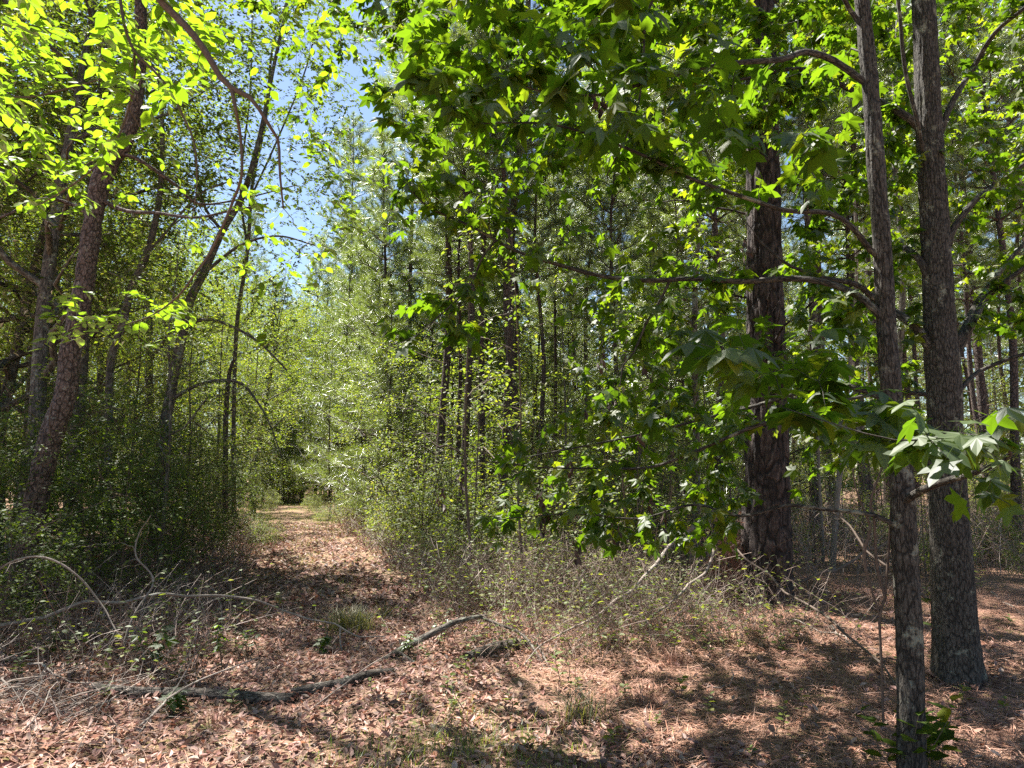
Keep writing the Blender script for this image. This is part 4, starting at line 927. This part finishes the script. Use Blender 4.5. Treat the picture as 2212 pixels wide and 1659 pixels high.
# ------------------------------------------------------------------ fallen log, limbs and poles
def stick(name, label, rows, mat='paletwig', twigs=0, seed=1, k=8, cat='fallen branch', wsc=.75, leaves=None, disp=None, Yd=None, sub=None, group=None):
    """rows: (px, py, width px, Y) ; one fallen thing, its side twigs are children"""
    q_ = np.random.default_rng(seed)
    c = trace(rows, None, .04); c[:, 3] *= wsc; m_ = max(3, len(c)//6); kk_ = q_.normal(0, .022, (m_, 3)); kk_[0] = 0; c[:, :3] += np.stack([np.interp(np.linspace(0, m_-1, len(c)), np.arange(m_), kk_[:, j]) for j in range(3)], 1); c[:, 3] *= 1+.12*np.sin(np.arange(len(c))*1.3)*q_.random(len(c)); base = c[0, :3].copy(); base[2] = float(hgt(base[0], base[1]))
    o = empty(name, tuple(base), label=label, cat=cat, group=group)
    T = Tubes(); T.add(c[:, :3]-base, c[:, 3], k, disp=disp); mesh_ob('stem', T.mesh('stem', M[mat]), o)
    for s in (sub or []):
        c2 = trace(s, None, .04); T = Tubes(); T.add(c2[:, :3]-base, c2[:, 3], 6); mesh_ob('side_branch', T.mesh('side_branch', M[mat]), o)
    if twigs:
        sk = Skel(6000); sk.add(c[:, :3]-base, c[:, 3], 0); Tt = Tubes()
        t = c[q_.integers(int(len(c)*.2), len(c), twigs), :3]-base+q_.normal(0, .17, (twigs, 3)); t[:, 2] = np.maximum(t[:, 2], .02)
        res = grow(sk, t, q_, tip_r=.0012, rate=.008, tubes=Tt, k=4, wob=.12); mesh_ob('twigs', Tt.mesh('twigs', M[mat]), o)
        if leaves:
            L = Leaves()
            for cc, _ in res[::leaves[0]]: leaf_on(cc, q_, leaves[1], leaves[2], L)
            mesh_ob('leaves', L.mesh('leaves', OVALW, M['small']), o)
    return o
def gy_(px, py): return float(G(px, py)[1])
def onG(rows):
    """rows on the ground: (px, py, width, lift m)"""
    out = []
    for a in rows:
        g_ = G(a[0], a[1]); out.append([g_[0], g_[1], g_[2]+a[3], a[2]/FPX*g_[1]/2])
    return np.array(out)
def lying(name, label, rows, mat, k=14, disp=None, cat='log', step=.05):
    c = spline(onG(rows), step); base = c[0, :3].copy(); o = empty(name, tuple(base), label=label, cat=cat)
    T = Tubes(); T.add(c[:, :3]-base, c[:, 3], k, disp=disp)
    g_ = T.get(); V, F, U = g_
    n = k+1; caps = []
    me = raw_mesh('stem', V, [(F, 0, True), (np.arange(k)[::-1][None], 0, False), ((len(V)-n+np.arange(k))[None], 0, False)], [M[mat]], UV=U)
    mesh_ob('stem', me, o); return o
lying('fallen_log', 'rotting dark log lying across the track at the bottom left', [(195, 1498, 22, .03), (300, 1508, 25, .035), (420, 1512, 26, .035), (520, 1518, 25, .035), (580, 1521, 24, .035), (634, 1520, 20, .03)], 'log', 28, ridge_disp(.008, 9, .2, 31))
lying('fallen_branch', 'dark bark-covered limb lying at the right end of the rotting log', [(630, 1506, 18, .03), (690, 1497, 20, .035), (740, 1489, 20, .04), (790, 1474, 17, .05), (850, 1458, 12, .03)], 'log', 20, ridge_disp(.006, 9, .15, 32), cat='fallen branch')
stick('fallen_branch', 'smooth forked limb rising from the log towards the right', [(765, 1480, 22, 6.05), (800, 1450, 20, 6.2), (850, 1416, 18, 6.4), (900, 1384, 17, 6.6), (950, 1350, 15, 6.8), (1000, 1334, 13, 7.0), (1050, 1330, 10, 7.2)], 'greybark', 22, 3, wsc=1.15,
   sub=[[(862, 1408, 8, 6.4), (900, 1435, 9, 6.2), (950, 1462, 8, 6.0), (1000, 1492, 6, 5.8)], [(1040, 1334, 9, 7.1), (1080, 1350, 8, 7.0), (1130, 1372, 8, 6.9), (1170, 1430, 7, 6.4), (1200, 1490, 6, 6.0), (1216, 1510, 4, 5.8)]])
lying('fallen_log', 'short mossy grey log half sunk in the litter behind the pale poles', [(1010, 1432, 22, .04), (1060, 1418, 28, .05), (1100, 1408, 26, .05), (1145, 1400, 16, .04)], 'log', 18, ridge_disp(.008, 8, .15, 33))
lying('fallen_log', 'bare brown log lying behind the twig heap at the left', [(75, 1395, 16, .05), (130, 1392, 18, .06), (200, 1382, 18, .06), (260, 1376, 15, .06), (380, 1376, 8, .05)], 'twig', 14)
stick('fallen_branch', 'long pale pole bending from the left edge across the track', [(-90, 1370, 17, 5.6), (0, 1350, 16, 5.8), (100, 1325, 15, 6.0), (200, 1305, 13, 6.2), (300, 1290, 12, 6.4), (400, 1284, 10, 6.6), (500, 1288, 9, 6.8), (600, 1305, 8, 6.9), (680, 1335, 7, 6.9), (750, 1365, 6, 6.8), (830, 1380, 4, 6.7)], 'paletwig', 34, 4, leaves=(4, 4, .05),
   sub=[[(735, 1358, 4, 6.8), (735, 1390, 4, 6.7), (745, 1420, 3, 6.6)], [(610, 1307, 4, 6.9), (612, 1340, 3, 6.9)]])
stick('bent_stem', 'grey stem arching down over the pale pole at the left', [(-30, 1250, 9, 5.9), (20, 1215, 9, 5.9), (70, 1204, 9, 5.9), (120, 1215, 10, 5.9), (170, 1245, 9, 5.9), (205, 1290, 8, 5.9), (240, 1350, 7, 5.8), (262, 1382, 6, 5.7)], 'paletwig', 14, 5, wsc=.6, cat='bent stem')
stick('dead_twig', 'forked bare grey twig standing behind the pale pole', [(265, 1395, 7, 5.8), (285, 1340, 7, 5.9), (322, 1275, 7, 6.1), (318, 1240, 6, 6.2), (290, 1195, 6, 6.3), (300, 1150, 4, 6.4), (330, 1110, 3, 6.4)], 'paletwig', 22, 6, leaves=(2, 4, .045), cat='dead twig')
stick('dead_twig', 'pale crooked twig lying in front of the rotting log', [(300, 1570, 9, 4.75), (340, 1535, 9, 4.85), (375, 1495, 6, 5.0), (400, 1450, 5, 5.1), (410, 1425, 4, 5.1)], 'paletwig', 8, 7, cat='dead twig', sub=[[(360, 1510, 5, 4.9), (430, 1470, 5, 5.1), (560, 1420, 3, 5.2)]])
stick('dead_twig', 'thin pale twig sloping over the right end of the rotting log', [(640, 1555, 3, 4.9), (700, 1510, 4, 5.0), (740, 1480, 5, 5.2), (800, 1440, 4, 5.4), (850, 1418, 3, 5.6)], 'paletwig', 3, 8, cat='dead twig')
stick('dead_twig', 'short straight pale twig lying on the sunlit leaves', [(635, 1612, 3, 4.45), (680, 1620, 6, 4.45), (770, 1622, 4, 4.5)], 'paletwig', 2, 9, cat='dead twig')
stick('fallen_pole', 'long pale dead pole sloping up to the right towards the old pine', [(1090, 1500, 4, 5.9), (1160, 1400, 5, 6.4), (1230, 1355, 8, 6.8), (1300, 1320, 9, 7.2), (1350, 1285, 11, 7.5), (1420, 1215, 12, 8.0), (1465, 1165, 14, 8.4), (1520, 1115, 15, 8.8), (1550, 1070, 14, 9.1)], 'paletwig', 24, 10, cat='fallen pole')
stick('fallen_pole', 'curved grey dead pole right of the long pale one', [(1400, 1335, 5, 7.0), (1450, 1300, 9, 7.3), (1500, 1260, 10, 7.6), (1535, 1210, 10, 8.0), (1550, 1150, 9, 8.4)], 'paletwig', 16, 11, cat='fallen pole')
stick('dead_twig', 'white forked twig leaning where the two poles cross', [(1160, 1390, 8, 6.5), (1180, 1430, 8, 6.3), (1205, 1480, 7, 6.1), (1215, 1505, 5, 6.0)], 'paletwig', 6, 12, cat='dead twig', sub=[[(1200, 1470, 5, 6.1), (1175, 1500, 4, 6.0), (1165, 1530, 3, 5.9)]])
stick('fallen_branch', 'thin curved branch lying against the foot of the old pine', [(1480, 1290, 6, 8.6), (1570, 1275, 7, 8.6), (1640, 1262, 8, 8.5), (1720, 1255, 10, 8.6), (1780, 1242, 11, 8.8), (1830, 1215, 11, 9.2), (1900, 1175, 9, 9.6), (1950, 1140, 7, 10)], 'twig', 12, 13)
stick('fallen_branch', 'long thin pole sloping down to the base of the slender sweetgum', [(1590, 1185, 7, 7.6), (1680, 1260, 8, 7.0), (1780, 1330, 9, 6.4), (1860, 1400, 9, 5.8), (1950, 1480, 8, 5.2)], 'twig', 6, 14)
stick('fallen_branch', 'branch running behind the slender sweetgum to the thicker trunk', [(1790, 1100, 6, 7.5), (1840, 1140, 7, 7.2), (1900, 1210, 9, 6.8), (1960, 1260, 10, 6.4), (2040, 1340, 11, 6.1)], 'twig', 10, 15)
# many thin dead sticks strewn about
for k, (x0, y0, x1, y1, w) in enumerate([(1790, 1370, 1870, 1420, 5), (1540, 1500, 1610, 1462, 5), (1150, 1180, 1330, 1250, 6), (1500, 1140, 1620, 1165, 5), (2140, 1290, 2212, 1340, 4), (1700, 1350, 1900, 1420, 3), (1280, 1120, 1480, 1210, 5), (60, 1450, 240, 1520, 6), (0, 1480, 160, 1560, 5), (900, 1220, 1000, 1190, 4)]):
    Y0, Y1 = gy_(x0, y0), gy_(x1, y1)
    c0, c1 = P(x0, y0-6, Y0), P(x1, y1-6, Y1); q = np.linspace(0, 1, 8)[:, None]; c = c0+(c1-c0)*q; c[1:-1] += r.normal(0, .02, (6, 3)); c[:, 2] += .03
    T = Tubes(); T.add(c-c0, np.linspace(w/FPX*Y0/2, .002, 8), 6); o = mesh_ob('dead_stick', T.mesh('dead_stick', M['paletwig']), None, tuple(c0))
    tag(o, label='thin pale dead stick lying loose on the forest floor', cat='stick', group='loose sticks on the forest floor')

# ------------------------------------------------------------------ small plants on the floor
def plant(px, py, h, n, size, label, tm=OVALW, key='mid', name='seedling', seed=1, star=False, group=None, spread=1.0):
    q_ = np.random.default_rng(seed); b = G(px, py); o = empty(name, tuple(b), label=label, cat='plant', group=group)
    T = Tubes(); L = Leaves()
    for s in range(max(1, n//9)):
        e = np.array([q_.normal(0, .22*spread), q_.normal(0, .22*spread), 1.0])*h*(.7+.4*q_.random()); c = np.linspace(0, 1, 5)[:, None]*e; c[1:4] += q_.normal(0, .01, (3, 3))
        T.add(c, np.linspace(.004, .0015, 5), 4); m = min(n, 9); t = np.linspace(.35, 1, m); p = np.stack([np.interp(t, np.linspace(0, 1, 5), c[:, j]) for j in range(3)], 1)
        a = np.arange(m)*2.4+q_.random(); L.add(p, np.stack([np.cos(a), np.sin(a), .15+.3*q_.random(m)-.3*star], 1), np.stack([q_.normal(0, .3, m), q_.normal(0, .3, m), np.ones(m)], 1), size*(.6+.6*q_.random(m)))
    mesh_ob('stem', T.mesh('stem', M['twig']), o); mesh_ob('leaves', L.mesh('leaves', tm, M[key]), o)
plant(370, 1545, .17, 18, .10, 'clump of lobed leaves in front of the rotting log', STAR, 'gum', seed=2, star=True)
plant(330, 1455, .38, 36, .10, 'bushy seedling with lobed leaves behind the rotting log', STAR, 'gum', seed=3, star=True)
plant(480, 1440, .36, 18, .08, 'sparse seedling with lobed leaves near the middle of the log', STAR, 'gum', seed=4, star=True)
plant(560, 1425, .34, 9, .07, 'thin seedling behind the right half of the log', STAR, 'gum', seed=5, star=True)
plant(212, 1525, .16, 9, .07, 'light green seedling at the left end of the log', seed=6)
plant(500, 1535, .13, 9, .07, 'small three-leaved seedling in front of the log', seed=7)
plant(810, 1500, .14, 9, .03, 'tiny upright herb at the right end of the log', seed=8)
plant(1210, 1480, .24, 9, .085, 'seedling with upright light green leaves below the long pole', seed=9)
plant(1110, 1545, .16, 9, .09, 'seedling with long leaves left of the dry tuft', LANCE, seed=10)
plant(1230, 1490, .28, 9, .08, 'dark-leaved seedling behind the light green one', LANCE, 'small', seed=11)
plant(1140, 1625, .12, 9, .055, 'small bright herb at the bottom middle', seed=12)
plant(1300, 1620, .14, 9, .06, 'low herb in the shade right of the bright one', seed=13)
plant(965, 1600, .24, 18, .04, 'bright narrow-leaved weed at the edge of the sunny grass', LANCE, 'grass', seed=14)
plant(1538, 1425, .22, 9, .075, 'seedling with pointed leaves on the sunlit needles', LANCE, seed=15)
plant(1690, 1412, .12, 9, .06, 'small seedling left of the near trunk in the shade', seed=16)
plant(1620, 1640, .06, 9, .04, 'tiny seedling at the edge of the dark shade', seed=17)
plant(1290, 1400, .3, 9, .08, 'leafy seedling under the long pole', seed=18)
plant(1160, 1300, .3, 9, .06, 'bright seedling in the dry stems left of the pole', seed=19)
plant(700, 1420, .2, 18, .07, 'dark leafy seedling below the tussock', STAR, 'gum', seed=20, star=True)
plant(880, 1420, .2, 18, .06, 'light green seedling beside the rising limb', STAR, 'dogwood', seed=21, star=True)
plant(955, 1400, .32, 18, .05, 'bright seedling behind the rising limb', STAR, 'dogwood', seed=22, star=True)
plant(2030, 1460, .95, 18, .16, 'tall glossy long-leaved plant between the two near trunks', LANCE, 'small', name='young_magnolia', seed=23, spread=.4)
plant(1950, 1700, .34, 45, .13, 'cluster of broad dark leaves round the foot of the slender near trunk', OVALW, 'gum', name='leafy_sprout', seed=24, spread=1.6)
plant(2020, 1680, .30, 27, .12, 'broad-leaved sprout right of the slender near trunk', OVALW, 'gum', name='leafy_sprout', seed=25, spread=1.4)
plant(2120, 1290, .5, 18, .10, 'sunlit seedling at the right edge behind the thick trunk', LANCE, seed=26)
for k in range(46):
    x = r.uniform(930, 2200); y = r.uniform(1180, 1620)
    if 1480 < y and x > 1500 and r.random() < .6: continue
    plant(x, y, r.uniform(.08, .25), 9, r.uniform(.04, .07), 'small green seedling sprouting from the brown litter', group='seedlings sprouting from the litter', seed=200+k)
for k in range(16):
    x = r.uniform(0, 560); y = r.uniform(1290, 1500)
    plant(x, y, r.uniform(.15, .45), 18, r.uniform(.045, .07), 'small leafy seedling in the twigs at the left side of the track', group='seedlings at the left side of the track', seed=300+k, key='small')
# dead needles caught round the foot of the old pine
b = np.array(G(1600, 1290)); L = Leaves(); n = 420
p = np.stack([rr.normal(-.2, .14, n), rr.normal(-.3, .1, n), np.abs(rr.normal(.3, .28, n))], 1)
L.add(p, rr.normal(0, .4, (n, 3))-[0, 0, .9], rr.normal(0, 1, (n, 3)), .06+.08*rr.random(n))
o = mesh_ob('dead_needle_bundle', L.mesh('dead_needle_bundle', TUFT, M['reddead']), None, tuple(b)); tag(o, label='bundle of red-brown dead needles hanging in the brush left of the old pine', cat='dead needles')
